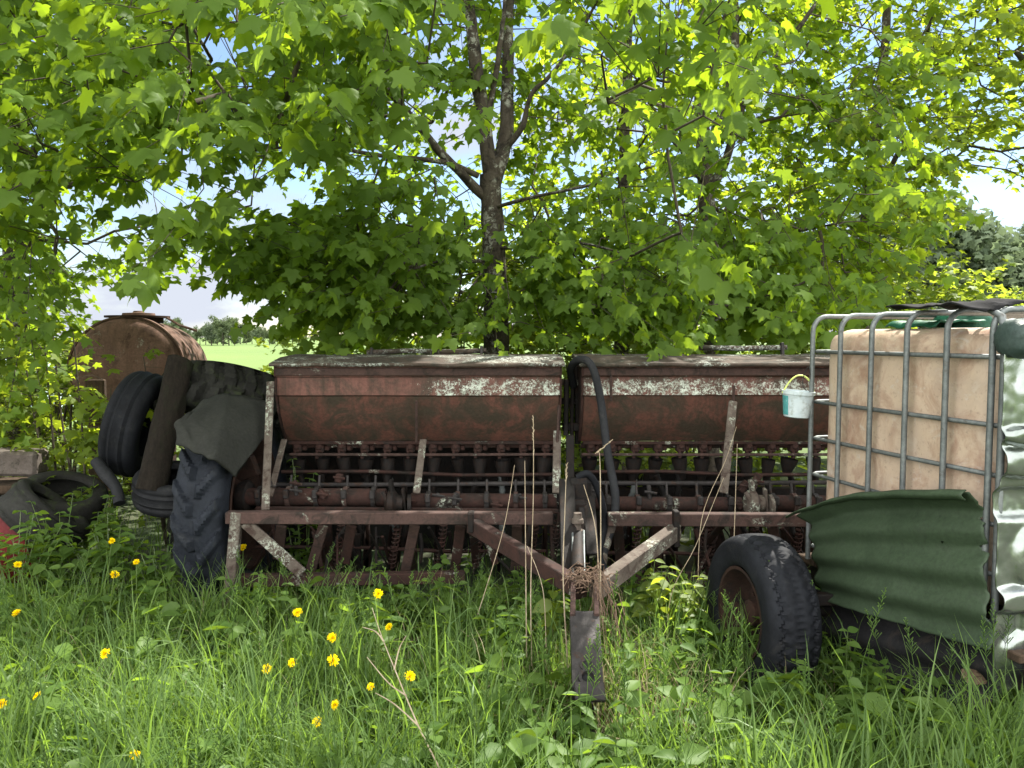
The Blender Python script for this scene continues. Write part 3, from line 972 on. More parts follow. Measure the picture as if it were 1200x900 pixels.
loose_tyre('rib', P(163, 497, 5.15), (.97, .06, -.24), .355, .23, .19, M['rubber_dark'], 'worn black ribbed tyre leaning against the dark log', sag=.06)
stx = P(292, 450, 5.5).x
loose_tyre('block', (stx - .06, 5.45, 1.03), (.14, .42, .88), .56, .33, .33, M['rubber_old'], 'big black block-tread tyre tilted on top of the pile behind the rubber sheet', sag=.02, n=320)
loose_tyre('block', (stx + .03, 5.5, .50), (.02, -.02, 1), .55, .31, .33, M['rubber_old'], 'dark block-tread tyre lying flat directly under the tilted one', n=200)
loose_tyre('block', (stx - .02, 5.52, .17), (.0, .02, 1), .56, .31, .33, M['rubber_old'], 'dark tyre lying flat on the ground at the very bottom of the pile', n=200)
loose_tyre('rib', P(204, 572, 4.95), (.12, -.22, 1), .25, .21, .15, M['rubber'], 'small ribbed tyre lying flat beside the big lugged wheel')
loose_tyre('rib', P(52, 606, 4.75), (.62, .30, .72), .27, .22, .17, M['rubber_old'], 'ribbed tyre tipped over beside the red drum, half sunk in weeds', m=34)
loose_tyre('plain', P(74, 585, 5.1), (.3, -.2, .9), .27, .18, .16, M['rubber_old'], 'flat dark tyre under the saplings, behind the tipped ribbed tyre')
MB_ = MB().tube([P(112, 540, 4.8), P(124, 556, 4.75), P(136, 572, 4.7), P(140, 590, 4.65)], [.034, .04, .033, .036], 10, smooth_n=5)
single(MB_, 'rubber_tube', M['rubber'], P(136, 592, 4.7), 'short bent piece of shiny black rubber tubing below the leaning ribbed tyre', 'rubber tube', smooth=True)

# dark leaning log
lg = MB()
a, b = P(213, 422, 5.0), P(176, 575, 4.75)
n_, sg = 26, 22
ax = (b - a).normalized(); u = ax.cross(Vector((0, 1, 0))).normalized(); w = ax.cross(u)
vs = []
for i in range(n_ + 1):
    p = a.lerp(b, i / n_)
    for k in range(sg):
        t = 2 * PI * k / sg
        r = .072 + .012 * i / n_ + .012 * nz((math.cos(t) * 1.5, math.sin(t) * 1.5, i * .15), 1, 1) + .007 * nz((math.cos(t) * 5, math.sin(t) * 5, i * .2), 1, 4)
        vs.append(p + u * math.cos(t) * r * 1.12 + w * math.sin(t) * r * .8 + ax * ((.02 * math.cos(t + 1) + .008 * nz((k, 0, 0), 1)) if i == 0 else 0))
fs = [(i * sg + k, i * sg + (k + 1) % sg, (i + 1) * sg + (k + 1) % sg, (i + 1) * sg + k) for i in range(n_) for k in range(sg)] + [tuple(range(sg))[::-1], tuple(n_ * sg + k for k in range(sg))]
lg.add(vs, fs)
single(lg, 'log', M['wood'], b, 'dark weathered log leaning between the leaning ribbed tyre and the tyre pile', 'log', smooth=60)

# brown upright plank under the tank
pk = MB().box(P(114, 520, 5.9), (.145, .05, 1.0), bev=.01)
pk.v = [(x + .01 * nz((x * 3, y, z * 3), 1), y, z) for x, y, z in pk.v]
single(pk, 'plank', M['plank'], P(114, 590, 5.9), 'brown upright plank standing under the rusty tank beside the leaning tyre', 'plank')

# rusty tank
tc, te_ = P(147, 434, 6.5), P(190, 434, 7.75)
taxis = (te_ - tc).normalized(); TL = (te_ - tc).length
tank = thing('water_tank', 'rusty brown cylindrical tank with a flat hatch on top, behind the tyres', 'tank', (tc.x, tc.y + .6, 0))


def tank_fn(a, h, r):
    return r * (1 + .012 * nz((math.cos(a) * 2, math.sin(a) * 2, h * 3), 1, 2))


MB().lathe([(-.03, 0), (-.028, .16), (-.02, .30), (.0, .39), (.03, .432), (.05, .447), (.10, .452), (.35, .452), (.36, .46), (.39, .46), (.40, .452), (TL - .4, .452), (TL - .39, .46), (TL - .36, .46), (TL - .35, .452), (TL - .05, .45), (TL, .40), (TL + .03, 0)],
           tc, taxis, 56, False, tank_fn).build('shell', M['tank'], tank, smooth=40)
MB().lathe([(.045, .452), (.04, .466), (.085, .47), (.09, .452)], tc, taxis, 56, True, tank_fn).build('end_rim', M['tank'], tank, smooth=40)
hc_ = tc + taxis * .32 + Vector((.03, 0, .47))
MB().lathe([(-.05, .21), (-.005, .21), (-.005, .265), (.012, .265), (.014, 0)], hc_, (0, 0, 1), 36).build('hatch', M['tank_dark'], tank, smooth=40)
MB().lathe([(.0, .14), (.03, .13), (.035, .05), (.05, .04), (.05, 0)], hc_ + Vector((.02, -.02, .005)), (0, 0, 1), 24).build('hatch_knob', M['tank'], tank, smooth=40)
MB().tube([hc_ + Vector((.25, 0, .0)), hc_ + Vector((.36, .02, -.07)), hc_ + Vector((.50, .05, -.12))], .012, 6).build('hatch_bolt', M['tank'], tank)
for t in (.25, TL - .25):
    for sx in (-.3, .3):
        q = tc + taxis * t + Vector((sx, 0, -.36))
        MB().beam(q, (q.x * 1.0, q.y, gh(q.x, q.y) - .05), .08, .08).build('leg', M['tank_dark'], tank)

# red drum and concrete block at far left
dr = MB().lathe([(0, 0), (0, .27), (.02, .285), (.04, .285), (.05, .275), (.28, .275), (.29, .285), (.31, .285), (.32, .275), (.56, .275), (.58, .285), (.60, .285), (.60, .26), (.585, .255), (.585, 0)], P(-30, 668, 4.5) + Vector((-.36, 0, 0)), (.80, .45, .22), 36)
single(dr, 'drum', M['red'], P(-30, 660, 4.5), 'dented red metal drum lying in the weeds at the edge of the dump', 'drum', smooth=40)
cb = MB().box(P(12, 541, 5.3), (.42, .22, .17), Matrix.Rotation(.15, 3, 'Z') @ Matrix.Rotation(.05, 3, 'Y'), bev=.02)
single(cb, 'concrete_block', M['concrete'], P(12, 560, 5.3), 'grey concrete block resting above the red drum', 'concrete block')
# low boards that the block and tyres rest on
bd = MB()
pa = P(12, 566, 5.3)
bd.box((pa.x, 5.32, pa.z - .02), (.5, .35, .06), bev=.01).box((pa.x - .14, 5.32, (pa.z - .05) / 2), (.09, .3, pa.z - .04), bev=.01).box((pa.x + .14, 5.32, (pa.z - .05) / 2), (.09, .3, pa.z - .04), bev=.01)
single(bd, 'trestle', M['plank'], (pa.x, 5.32, 0), 'low wooden trestle under the grey concrete block', 'trestle')

# polytunnel far at left
tun = thing('polytunnel', 'pale green plastic polytunnel behind the shrubs beside the rusty tank', 'polytunnel', (-13.0, 17.5, 0))
tm = MB()
cxx, cyy, rr_ = -13.2, 17.5, 2.15


def tf(u, v):
    a = PI * u
    return Vector((cxx + 4.6 * (v * 2 - 1), cyy - rr_ * math.cos(a), max(0, rr_ * .6 * math.sin(a) ** .8) + .03 * nz((u * 6, v * 30, 0), 1)))


tm.grid(tf, 20, 60).build('film', M['film'], tun, smooth=True)
for k in range(7):
    v = k / 6
    MB().tube([tf(u / 14, v) * 1 + Vector((0, 0, .02)) for u in range(15)], .03, 6).build('hoop', M['lidgreen'], tun, smooth=True)

# ------------------------------------------------------------------ IBC on its trailer
e1 = Vector((.233, -.972, 0)).normalized(); e2 = Vector((.972, .233, 0)).normalized()
F0 = Vector((1.404, 3.59, 0))


def I(u, v, z):
    return F0 + e1 * u + e2 * v + Vector((0, 0, z))


RI = Matrix((e1, e2, Vector((0, 0, 1)))).transposed()
ibc = thing('caged_tank', 'stained beige plastic tank in a grey tubular cage, standing on the trailer', 'caged tank', I(.5, .6, .5))
# bottle: rounded box with slight panels
U, V_, Z0, Z1 = (.008, .985), (.060, 1.15), .58, 1.585
bt = MB()


def rbox(nu=14):
    """subdivided rounded box through superellipsoid of points on a cube"""
    vs, fs = [], []
    n = nu
    hx_, hy_, hz_ = (U[1] - U[0]) / 2, (V_[1] - V_[0]) / 2, (Z1 - Z0) / 2
    rad = .085
    for ax in range(3):
        for sg in (-1, 1):
            o = len(vs)
            for i in range(n + 1):
                for j in range(n + 1):
                    # denser toward the edges
                    a, b = [math.copysign(1 - (1 - abs(t)) ** 1.7, t) for t in (i / n * 2 - 1, j / n * 2 - 1)]
                    q = [0, 0, 0]; q[ax] = sg; q[(ax + 1) % 3] = a; q[(ax + 2) % 3] = b
                    p = Vector((q[0] * hx_, q[1] * hy_, q[2] * hz_))
                    c = Vector((max(-hx_ + rad, min(hx_ - rad, p.x)), max(-hy_ + rad, min(hy_ - rad, p.y)), max(-hz_ + rad, min(hz_ - rad, p.z))))
                    d = p - c
                    if d.length > 1e-6:
                        p = c + d.normalized() * rad
                    u_, v_, z_ = p.x / hx_, p.y / hy_, p.z / hz_
                    if ax == 1 and sg < 0:
                        bul = .012 * math.cos(u_ * PI / 2) * math.cos(z_ * PI / 2)
                        grid_ = .008 * (abs(math.sin((u_ + 1) * 2.5 * PI)) ** .4) * (1 if abs(u_) < .93 else 0)
                        gz = .008 * (1 - max(0, 1 - abs(abs(p.z - .39) / .02)))
                        p.y += -bul - grid_ + .006 * nz((p.x * 4, 0, p.z * 4), 1) - gz
                    vs.append(I(0, 0, 0) + RI @ (p + Vector(((U[0] + U[1]) / 2, (V_[0] + V_[1]) / 2, (Z0 + Z1) / 2))))
            for i in range(n):
                for j in range(n):
                    q = (o + i * (n + 1) + j, o + (i + 1) * (n + 1) + j, o + (i + 1) * (n + 1) + j + 1, o + i * (n + 1) + j + 1)
                    fs.append(q if sg > 0 else q[::-1])
    return vs, fs


bt.add(*rbox(30)).build('bottle', M['bottle'], ibc, smooth=True)
TOP = 1.645


def arch(u):
    r = .07
    pts = [I(u, 0, .50), I(u, 0, 1.0), I(u, 0, TOP - r)]
    for k in range(1, 7):
        t = PI / 2 * k / 6
        pts.append(I(u, r - r * math.cos(t), TOP - r + r * math.sin(t)))
    pts.append(I(u, .6, TOP))
    for k in range(0, 7):
        t = PI / 2 * k / 6
        pts.append(I(u, 1.2 - r + r * math.sin(t), TOP - r + r * math.cos(t)))
    pts.append(I(u, 1.2, .5))
    return pts


for u in (0, .2, .4, .6, .8, 1.0):
    MB().tube(arch(u), .011, 10).build('cage_upright', M['galv'], ibc, smooth=True)
for z in (1.482, 1.247, 1.075, .904, .73, .56):
    pts = [I(-.0, .03, z), I(.0, .022, z), I(.5, .019, z), I(1.0, .022, z), I(1.022, .05, z), I(1.024, .6, z), I(1.022, 1.17, z), I(1.0, 1.19, z), I(0, 1.19, z), I(-.022, 1.17, z), I(-.022, .05, z), I(0, .024, z)]
    MB().tube(pts, .009, 10).build('cage_bar', M['galv'], ibc, smooth=50)
for v in (0.012, .25, .5, .75, 1.0):
    MB().tube([I(1.036, v, .5), I(1.036, v, 1.55), I(1.02, v, 1.62), I(.97, v, 1.645)], .0125, 10).build('cage_upright', M['galv'], ibc, smooth=True)
for v in (.35, .85):
    MB().tube([I(0, v, TOP + .012), I(1.02, v, TOP + .012)], .011, 8).build('top_bar', M['galv'], ibc, smooth=True)
MB().lathe([(0, 0), (0, .11), (.035, .11), (.05, .10), (.055, 0)], I(.45, .40, 1.59), (0, 0, 1), 28).build('filler_cap', M['lidgreen'], ibc, smooth=40)
# green rag and black rag lying on the tank top
gs = MB().grid(lambda u, v: I(.33 + .28 * u, .12 + .25 * v, 1.612 + .012 * nz((u * 5, v * 5, 0), 1) - .02 * (v < .1)), 12, 10)
single(gs, 'green_sheet', M['lidgreen'], I(.45, .2, 1.60), 'dark green plastic scrap lying on top of the beige tank', 'plastic scrap', smooth=True, solid=.006)
rg = MB().grid(lambda u, v: I(.50 + .50 * u, -.02 + .17 * v * (1 + .5 * nz((u * 5, 0, 3), 1)) + .05 * math.sin(u * 6), TOP + .024 + .016 * nz((u * 6, v * 5, 2), 1, 3) + .012 * math.sin(u * 9) * v - .035 * max(0, u - .8) * 5 * (1 - v)), 22, 10)
single(rg, 'rag', M['cloth'], I(.75, .12, TOP), 'crumpled black rag thrown over the top tubes of the cage', 'rag', smooth=True, solid=.006)

# silver sheet at the near end
def silverf(u, v):
    z = .34 + 1.16 * v
    vv = -.018 + .55 * u
    d = 0.
    for (uc, zc, ru, rz, hgt) in ((.14, .47, .09, .07, .03), (.10, .66, .12, .04, .045), (.14, .80, .05, .09, .03), (.10, .99, .2, .05, -.03), (.16, 1.13, .2, .05, .035), (.12, 1.32, .04, .14, .025), (.12, 1.22, .1, .03, .04), (.40, .6, .15, .2, .03), (.42, 1.1, .15, .2, .03), (.16, .58, .035, .10, .035), (.17, 1.42, .05, .06, .02)):
        q = ((vv - uc + .04) / ru) ** 2 + ((z - zc) / rz) ** 2
        d += hgt / (1 + math.exp(max(-40, min(40, (q - 1) * 5))))
    d = d * .8 + .004 * nz((u * 7, v * 11, 0), 1, 3) + .0015 * nz((u * 25, v * 36, 0), 1, 8)
    edge = .012 * nz((v * 14, 0, 0), 1, 6)
    return I(1.066 + d, vv + (edge if u == 0 else 0), z - (.06 * nz((u * 7, 0, 0), 1) if v == 0 else 0))


sv = MB().grid(silverf, 80, 220)
single(sv, 'silver_sheet', M['silver'], I(1.06, .2, .34), 'shiny crumpled silver sheet covering the near end of the caged tank', 'metal sheet', smooth=True, solid=.004)
rl = MB()
pr = [(r_ * math.cos(t), r_ * math.sin(t)) for t in [2 * PI * k / 24 for k in range(24)] for r_ in (.064 + (.006 if int(t * 4) % 2 else 0),)]
es = [(-.030, .35), (-.024, .75), (-.008, .95), (.02, 1.), (.05, .94), (.08, 1.), (.13, .94), (.16, 1.), (.5, 1.)]
vs = [I(1.075 + a * k_, v_, 1.545 + b * k_) for v_, k_ in es for a, b in pr]
fs = [(i * 24 + k, i * 24 + (k + 1) % 24, (i + 1) * 24 + (k + 1) % 24, (i + 1) * 24 + k) for i in range(8) for k in range(24)] + [tuple(range(24))[::-1], tuple(8 * 24 + k for k in range(24))]
rl.add(vs, fs)
single(rl, 'plastic_roll', weathered('dull_green_plastic', (.03, .05, .045), (.06, .085, .075), None, 9, rough=.4), I(1.07, .2, 1.48), 'dull green ridged roll lying along the top of the silver sheet', 'plastic roll', smooth=40)

# green corrugated sheet and black sheet below
gTL, gTR, gBL, gBR = P(947, 603, 3.50), P(1152, 577, 2.62), P(960, 702, 3.38), P(1162, 762, 2.53)
outn = -e2


def tear(v):
    if v < .07:
        return 0.
    return .045 * nz((v * 9, 0, 0), 1, 2) + .03 * nz((v * 27, 0, 0), 1, 5) + (.05 if .34 < v < .40 else 0) + (.035 if .15 < v < .19 else 0)


def greenf(u, v):
    uu = u * (1.0 - max(0, tear(v)) * .9) if u > .8 else u
    p = gTL.lerp(gTR, uu).lerp(gBL.lerp(gBR, uu), v)
    wv = .013 * math.cos(v * 2 * PI * 3.9) * (.5 + .5 * min(1, v * 4))
    top = .05 * max(0, .12 - v) / .12
    bulge = .03 * math.sin(PI * u) * math.sin(PI * v)
    return p + outn * (wv + top + bulge + .012 * nz((u * 3, v * 3, 0), 1, 1)) + Vector((0, 0, .05 * math.sin(PI * u) * (1 - v) ** 2 + .006 * math.sin(u * PI * 2.2) * (1 - v) + .006 * nz((u * 8, v * 3, 0), 1)))


gsm = MB().grid(greenf, 70, 60)
# the folded lip on top
gsm.grid(lambda u, v: greenf(u, 0) + Vector(e1) * (-.06 * (1 - u) * v) + outn * (.020 * math.sin(v * PI) + .012) + Vector((0, 0, .008 - .035 * v)), 50, 8)
single(gsm, 'corrugated_sheet', M['green_paint'], P(1060, 690, 3.0), 'dark green corrugated metal sheet with a torn edge, propped against the caged tank', 'metal sheet', smooth=60, solid=.004)
bTL, bTR, bBL, bBR = P(955, 690, 3.46), P(1166, 752, 2.58), P(968, 790, 3.42), P(1176, 858, 2.52)


def blackf(u, v):
    uu = u * (1 + .05 * nz((v * 7, 0, 0), 1, 4)) if u > .9 else u
    p = bTL.lerp(bTR, uu).lerp(bBL.lerp(bBR, uu), v)
    return p + outn * (-.014 + .018 * math.cos(v * 2 * PI * 2.3 + u * 2) + .02 * nz((u * 4, v * 3, 0), 1, 7) + .05 * v) + Vector((0, 0, -.05 * abs(nz((u * 6, 0, 0), 1, 3)) * v))


single(MB().grid(blackf, 50, 24), 'black_sheet', M['black_sheet'], P(1070, 800, 3.0), 'torn black bitumen sheet hanging below the green corrugated sheet', 'bitumen sheet', smooth=60, solid=.006)
lfm = MB()
c = P(1138, 791, 2.62)
lv, lf = leaf_arrays(np.array([c - Vector((.035, 0, -.022))]), np.array([[.8, -.3, -.45]]), np.array([[-.9, -.5, .2]]), np.array([.095]), OVATE_V, OVATE_F)
o = np_mesh('dead_leaf', lv, lf, M['litter'], None, tuple(c))
tag(o, 'dry brown leaf stuck on the black bitumen sheet', 'dead leaf')

# trailer under it
tr = thing('trailer', 'old low trailer under the caged tank, its worn tyre showing beside the green sheet', 'trailer', I(.5, .6, 0))
for v in (.12, 1.08):
    MB().beam(I(-.10, v, .40), I(1.25, v, .40), .07, .12).build('side_beam', M['dark'], tr)
bdm = MB()
for k in range(9):
    bdm.beam(I(-.05 + k * .14, .02, .478), I(-.05 + k * .14, 1.2, .478), .13, .03)
bdm.build('deck', M['plank'], tr)
wcen = Vector((1.105, 3.36, .325)); wax = Vector((-.984, -.178, .02)).normalized()
hubc = wcen
MB().tube([wcen + wax * .02, wcen - wax * 1.3], .035, 10).build('axle', M['dark'], tr, smooth=True)
for side in (0, 1):
    c = wcen - wax * (1.25 * side)
    sgn = wax if side == 0 else -wax
    wh = place_mb(tyre(None, 'zigzag', .345, .235, .19, None, n=320, m=44)[0], c, sgn).build('wheel', M['rubber_dark'], tr, smooth=45)
    rm = MB().lathe([(.10, .205), (.10, .19), (.07, .183), (.03, .172), (-.005, .160), (-.02, .145), (-.012, .10), (.0, .085), (.002, .06), (.05, .055), (.055, .045), (.058, 0)], c, sgn, 40)
    rmo = rm.build('rim', M['brown'], wh, smooth=35)
    u_ = Vector((0, 0, 1)); w_ = sgn.cross(u_).normalized()
    for k in range(6):
        q = c + (u_ * math.cos(k * PI / 3 + .3) + w_ * math.sin(k * PI / 3 + .3)) * .078
        MB().tube([q - sgn * .005, q + sgn * .022], .010, 6).build('wheel_nut', M['brown'], rmo)
# bracket inside wheel
MB().beam(wcen - wax * .14 + Vector((0, 0, .05)), I(.35, .12, .42), .05, .05).build('axle_bracket', M['dark'], tr)

# ------------------------------------------------------------------ bucket hanging from the cage
bk = thing('bucket', 'small white and teal plastic bucket hanging from the cage by its lime handle', 'bucket', P(933, 489, 3.62))
bc = P(933, 489, 3.62)
bax = Vector((.06, -.02, 1)).normalized()
hgt, r0, r1 = .122, .057, .071
MB().lathe([(.002, 0), (0, r0 - .006), (.004, r0), (hgt, r1), (hgt, r1 - .003), (.01, r0 - .004), (.006, 0)], bc, bax, 36).build('body', M['bucket'], bk, smooth=40)
MB().lathe([(hgt - .012, r1), (hgt - .012, r1 + .004), (hgt + .004, r1 + .005), (hgt + .004, r1 - .002)], bc, bax, 36, True).build('rim', M['bucket'], bk, smooth=40)
for (a0, a1) in ((2.6, 3.6), (-.15, .6)):
    lb = MB()
    u_ = bax.orthogonal().normalized(); u_ = (Vector((1, 0, 0)) - bax * bax.x).normalized(); w_ = bax.cross(u_)

    def lf_(u, v, a0=a0, a1=a1):
        a = a0 + (a1 - a0) * u - PI * .0
        h = .012 + .09 * v
        r = r0 + (r1 - r0) * h / hgt + .0012
        return bc + bax * h + (u_ * math.cos(a) - w_ * math.sin(a)) * r
    lb.grid(lf_, 12, 8).build('label', M['teal'], bk, smooth=True)
hk = P(944, 436, 3.60)
pa, pb = bc + bax * (hgt - .01) - u_ * (r1 + .004), bc + bax * (hgt - .01) + u_ * (r1 + .004)
pts = [pa]
for k in range(1, 12):
    t = k / 12
    p = pa.lerp(pb, t) + Vector((0, -.01, .078 * math.sin(PI * t) ** .75 + .02 * t))
    pts.append(p)
pts.append(pb)
MB().tube(pts, .0042, 8).build('handle', M['handle'], bk, smooth=True)
wr = MB().tube([I(0, -.005, 1.33), P(948, 430, 3.58), P(942, 440, 3.6), P(941, 452, 3.61), P(945, 458, 3.61)], .002, 6, smooth_n=5)
single(wr, 'wire_hook', M['iron'], P(945, 458, 3.61), 'thin bent wire between the cage and the hanging bucket', 'wire hook', smooth=True)

# ------------------------------------------------------------------ trees
def gap(px, py):
    """1 = free of leaves (window of sky or view), 0 = full crown, from the photograph"""
    g = np.zeros_like(px)
    for (cx, cy, rx, ry, k) in ((275, 18, 55, 28, .95), (258, 100, 26, 42, .93), (232, 185, 50, 30, .9), (310, 215, 55, 22, .9), (120, 250, 52, 40, .85), (165, 225, 40, 25, .7),
                                (30, 215, 30, 14, .8), (205, 372, 112, 34, 1.), (150, 335, 60, 16, .5), (1180, 240, 70, 34, 1.), (1195, 170, 30, 20, .8), (1160, 318, 80, 52, 1.), (1195, 110, 20, 14, .5),
                                (500, 60, 18, 22, .35), (625, 30, 22, 25, .5), (760, 130, 26, 20, .35), (770, 310, 24, 14, .6), (690, 150, 18, 14, .3), (1035, 8, 14, 12, .6), (450, 240, 20, 12, .5), (790, 220, 14, 14, .4)):
        q = ((px - cx) / (rx + 14)) ** 2 + ((py - cy) / (ry + 10)) ** 2
        g = np.maximum(g, k * (q < 1))
    return g


def lower_edge(px):
    """lowest leaf row of the big crowns in photo pixels"""
    return np.interp(px, [-400, -60, 60, 100, 150, 210, 300, 340, 420, 520, 600, 700, 800, 930, 985, 1040, 1095, 1150, 1210, 1400], [560, 520, 470, 345, 335, 330, 340, 372, 398, 400, 402, 404, 404, 400, 392, 372, 300, 262, 225, 200])


def sample(n, Y0, Y1, x0, x1, y0, y1, pw=1.):
    Y = Y0 + (Y1 - Y0) * rng.random(n) ** pw
    px = rng.uniform(x0, x1, n); py = rng.uniform(y0, y1, n)
    a, b = (px - 600) / F, (450 - py) / F
    d = np.stack([a, CP + b * SP, -SP + b * CP], 1)
    w = np.array([0, 0, H]) + d * (Y / d[:, 1])[:, None]
    return px, py, Y, w


TRUNKS = {
    'main': (P(580, 395, 6.5), [
        ([P(582, 395, 6.5) * 1, ], None)]),
}


def limb(pts, r0, r1, n=6):
    p, r = spline([Vector(q) for q in pts], [r0 + (r1 - r0) * i / (len(pts) - 1) for i in range(len(pts))], n)
    return p, r


def G(px, Y):
    q = P(px, 450, Y)
    return Vector((q.x, Y, gh(q.x, Y) - .1))


wood_main = [limb([G(586, 6.5), P(582, 420, 6.5), P(580, 330, 6.5), P(577, 260, 6.5), P(574, 205, 6.5)], .115, .088),
             limb([P(576, 215, 6.5), P(568, 150, 6.5), P(556, 60, 6.5), P(548, -20, 6.55), P(535, -160, 6.6), P(530, -330, 6.7)], .07, .025),
             limb([P(578, 215, 6.5), P(592, 165, 6.55), P(595, 90, 6.6), P(596, 0, 6.6), P(606, -140, 6.7), P(615, -320, 6.8)], .07, .025),
             limb([P(572, 235, 6.5), P(545, 208, 6.4), P(515, 178, 6.3), P(480, 135, 6.1), P(440, 92, 5.9), P(390, 40, 5.6)], .045, .014),
             limb([P(560, 206, 6.45), P(520, 190, 6.3), P(450, 183, 6.0), P(380, 172, 5.6), P(300, 175, 5.2)], .026, .008),
             limb([P(592, 175, 6.5), P(612, 148, 6.4), P(622, 112, 6.3), P(650, 82, 6.2), P(690, 20, 6.0), P(720, -40, 5.9)], .027, .008),
             limb([P(573, 130, 6.5), P(582, 80, 6.45), P(590, 20, 6.4), P(594, -60, 6.4)], .028, .012),
             limb([P(582, 300, 6.5), P(560, 306, 6.2), P(520, 305, 5.8), P(470, 320, 5.2)], .02, .006),
             limb([P(580, 290, 6.5), P(620, 290, 6.2), P(680, 285, 5.8), P(740, 300, 5.2)], .018, .006),
             limb([P(575, 245, 6.5), P(620, 232, 6.2), P(700, 215, 5.8), P(780, 190, 5.3)], .018, .006)]
wood_b = [limb([G(832, 6.9), P(832, 395, 6.9), P(832, 300, 6.9), P(828, 230, 6.9), P(822, 120, 6.9), P(828, 20, 6.9), P(835, -120, 6.9), P(840, -300, 7.)], .10, .03),
          limb([P(829, 225, 6.9), P(850, 190, 6.8), P(872, 120, 6.7), P(915, 60, 6.5), P(960, 0, 6.3)], .045, .014),
          limb([P(826, 190, 6.9), P(858, 90, 6.9), P(862, 0, 6.9), P(868, -80, 6.9)], .05, .02),
          limb([P(828, 215, 6.9), P(808, 195, 6.7), P(790, 160, 6.5), P(760, 120, 6.2)], .025, .008),
          limb([P(832, 300, 6.9), P(880, 280, 6.5), P(940, 270, 6.0), P(990, 260, 5.6)], .02, .006)]
wood_back = [limb([G(728, 8.2), P(728, 395, 8.2), P(730, 280, 8.2), P(731, 180, 8.2), P(736, 60, 8.2), P(740, -60, 8.2)], .085, .03),
             limb([P(730, 290, 8.2), P(715, 240, 8.1), P(705, 200, 8.)], .03, .01)]
wood_left = [limb([G(20, 7.6), P(20, 395, 7.6), P(14, 250, 7.6), P(30, 100, 7.6), P(20, -60, 7.6), P(30, -250, 7.6)], .11, .03),
             limb([P(18, 230, 7.6), P(70, 120, 7.0), P(150, 60, 6.4), P(230, 20, 6.)], .04, .01),
             limb([P(16, 300, 7.6), P(60, 230, 7.0), P(110, 200, 6.5), P(170, 190, 6.1)], .03, .008)]
wood_right = [limb([G(1010, 8.8), P(1010, 395, 8.8), P(1016, 250, 8.8), P(1030, 120, 8.8), P(1040, 0, 8.8), P(1040, -200, 8.8)], .09, .03),
              limb([P(1016, 250, 8.8), P(1070, 150, 8.6), P(1120, 100, 8.4), P(1190, 60, 8.2)], .035, .01),
              limb([P(1014, 300, 8.8), P(1060, 230, 8.5), P(1100, 200, 8.3), P(1150, 160, 8.1)], .03, .008)]


def make_tree(name_label, wood, near, far, upper, leafmat, cat='tree', group='maples standing over the machinery'):
    base = wood[0][0][0]
    t = thing('maple_tree', name_label, cat, (base.x, base.y, base.z + .1), group)
    m = MB()
    for i, (p, r) in enumerate(wood):
        m.tube(p, list(r), 14 if i < 3 else 9)
    for j in range(len(m.v)):
        v = Vector(m.v[j]); m.v[j] = tuple(v + Vector((nz(v, 7, 1), nz(v, 7, 2), 0)) * .012)
    tk = m.build('trunk', M['bark'], t, smooth=True)
    parts, bases = [], []
    for (w, size, npair, L, V, Fc, droop) in [q for q in (near, far, upper) if q is not None]:
        if not len(w):
            continue
        ax = np.array(base)[None, :2]
        out = w[:, :2] - ax
        d = np.concatenate([unit(out), np.full((len(w), 1), -.12)], 1) + rng.normal(0, .38, (len(w), 3))
        d = unit(d)
        sz = size * rng.uniform(.85, 1.15, len(w)); Ls = L * rng.uniform(.7, 1.3, len(w))
        pos, a, n_, s_ = spray_leaves(w - d * (Ls * .5)[:, None], d, sz, npair, Ls, droop)
        parts.append(leaf_arrays(pos, a, n_, s_, V, Fc))
        bases.append(w - d * (Ls * .5)[:, None])
        bases_tip = w + d * (Ls * .5)[:, None]
        # the twig itself
        t_v, t_f = frusta(w - d * (Ls * .5)[:, None], bases_tip - np.array([0, 0, .25])[None] * Ls[:, None], np.full(len(w), .0035), np.full(len(w), .0015), 4)
        br_parts.append((t_v, t_f)) if False else None
        twigs.append((t_v, t_f))
    v, f = merge(parts)
    np_mesh('crown', v, f, leafmat, t, tuple(t.location))
    bases = np.concatenate(bases)
    fixed = [(p[::2], r[::2]) for p, r in wood]
    bv, bf = grow(fixed, bases)
    tv, tf_ = merge(twigs)
    v, f = merge([(bv, bf), (tv, tf_)])
    np_mesh('branches', v, f, M['twig'], t, tuple(t.location), True)
    twigs.clear()
    return t


twigs, br_parts = [], []
# crown samples that the picture shows
px, py, Y, w = sample(3300, 3.3, 7.2, -130, 1330, -90, 560, .85)
keep = (py < lower_edge(px) - 20 - rng.random(len(px)) * 14 - np.where(Y < 5., 34 + 70 * rng.random(len(px)), 0)) & (rng.random(len(px)) > gap(px, py))
front = (np.abs(px - 578) < 42) & (py > 100) & (py < 345) & (Y < 6.7)
keep &= ~(front & (rng.random(len(px)) < .95))
front2 = (px > 480) & (px < 660) & (py < 225) & (Y < 6.4)
keep &= ~(front2 & (rng.random(len(px)) < .7))
keep &= ~((px > 880) & (px < 1010) & (py > 360) & (Y < 4.2))
keep &= ~((np.abs(px - 828) < 26) & (py > 140) & (py < 370) & (Y < 6.9) & (rng.random(len(px)) < .7))
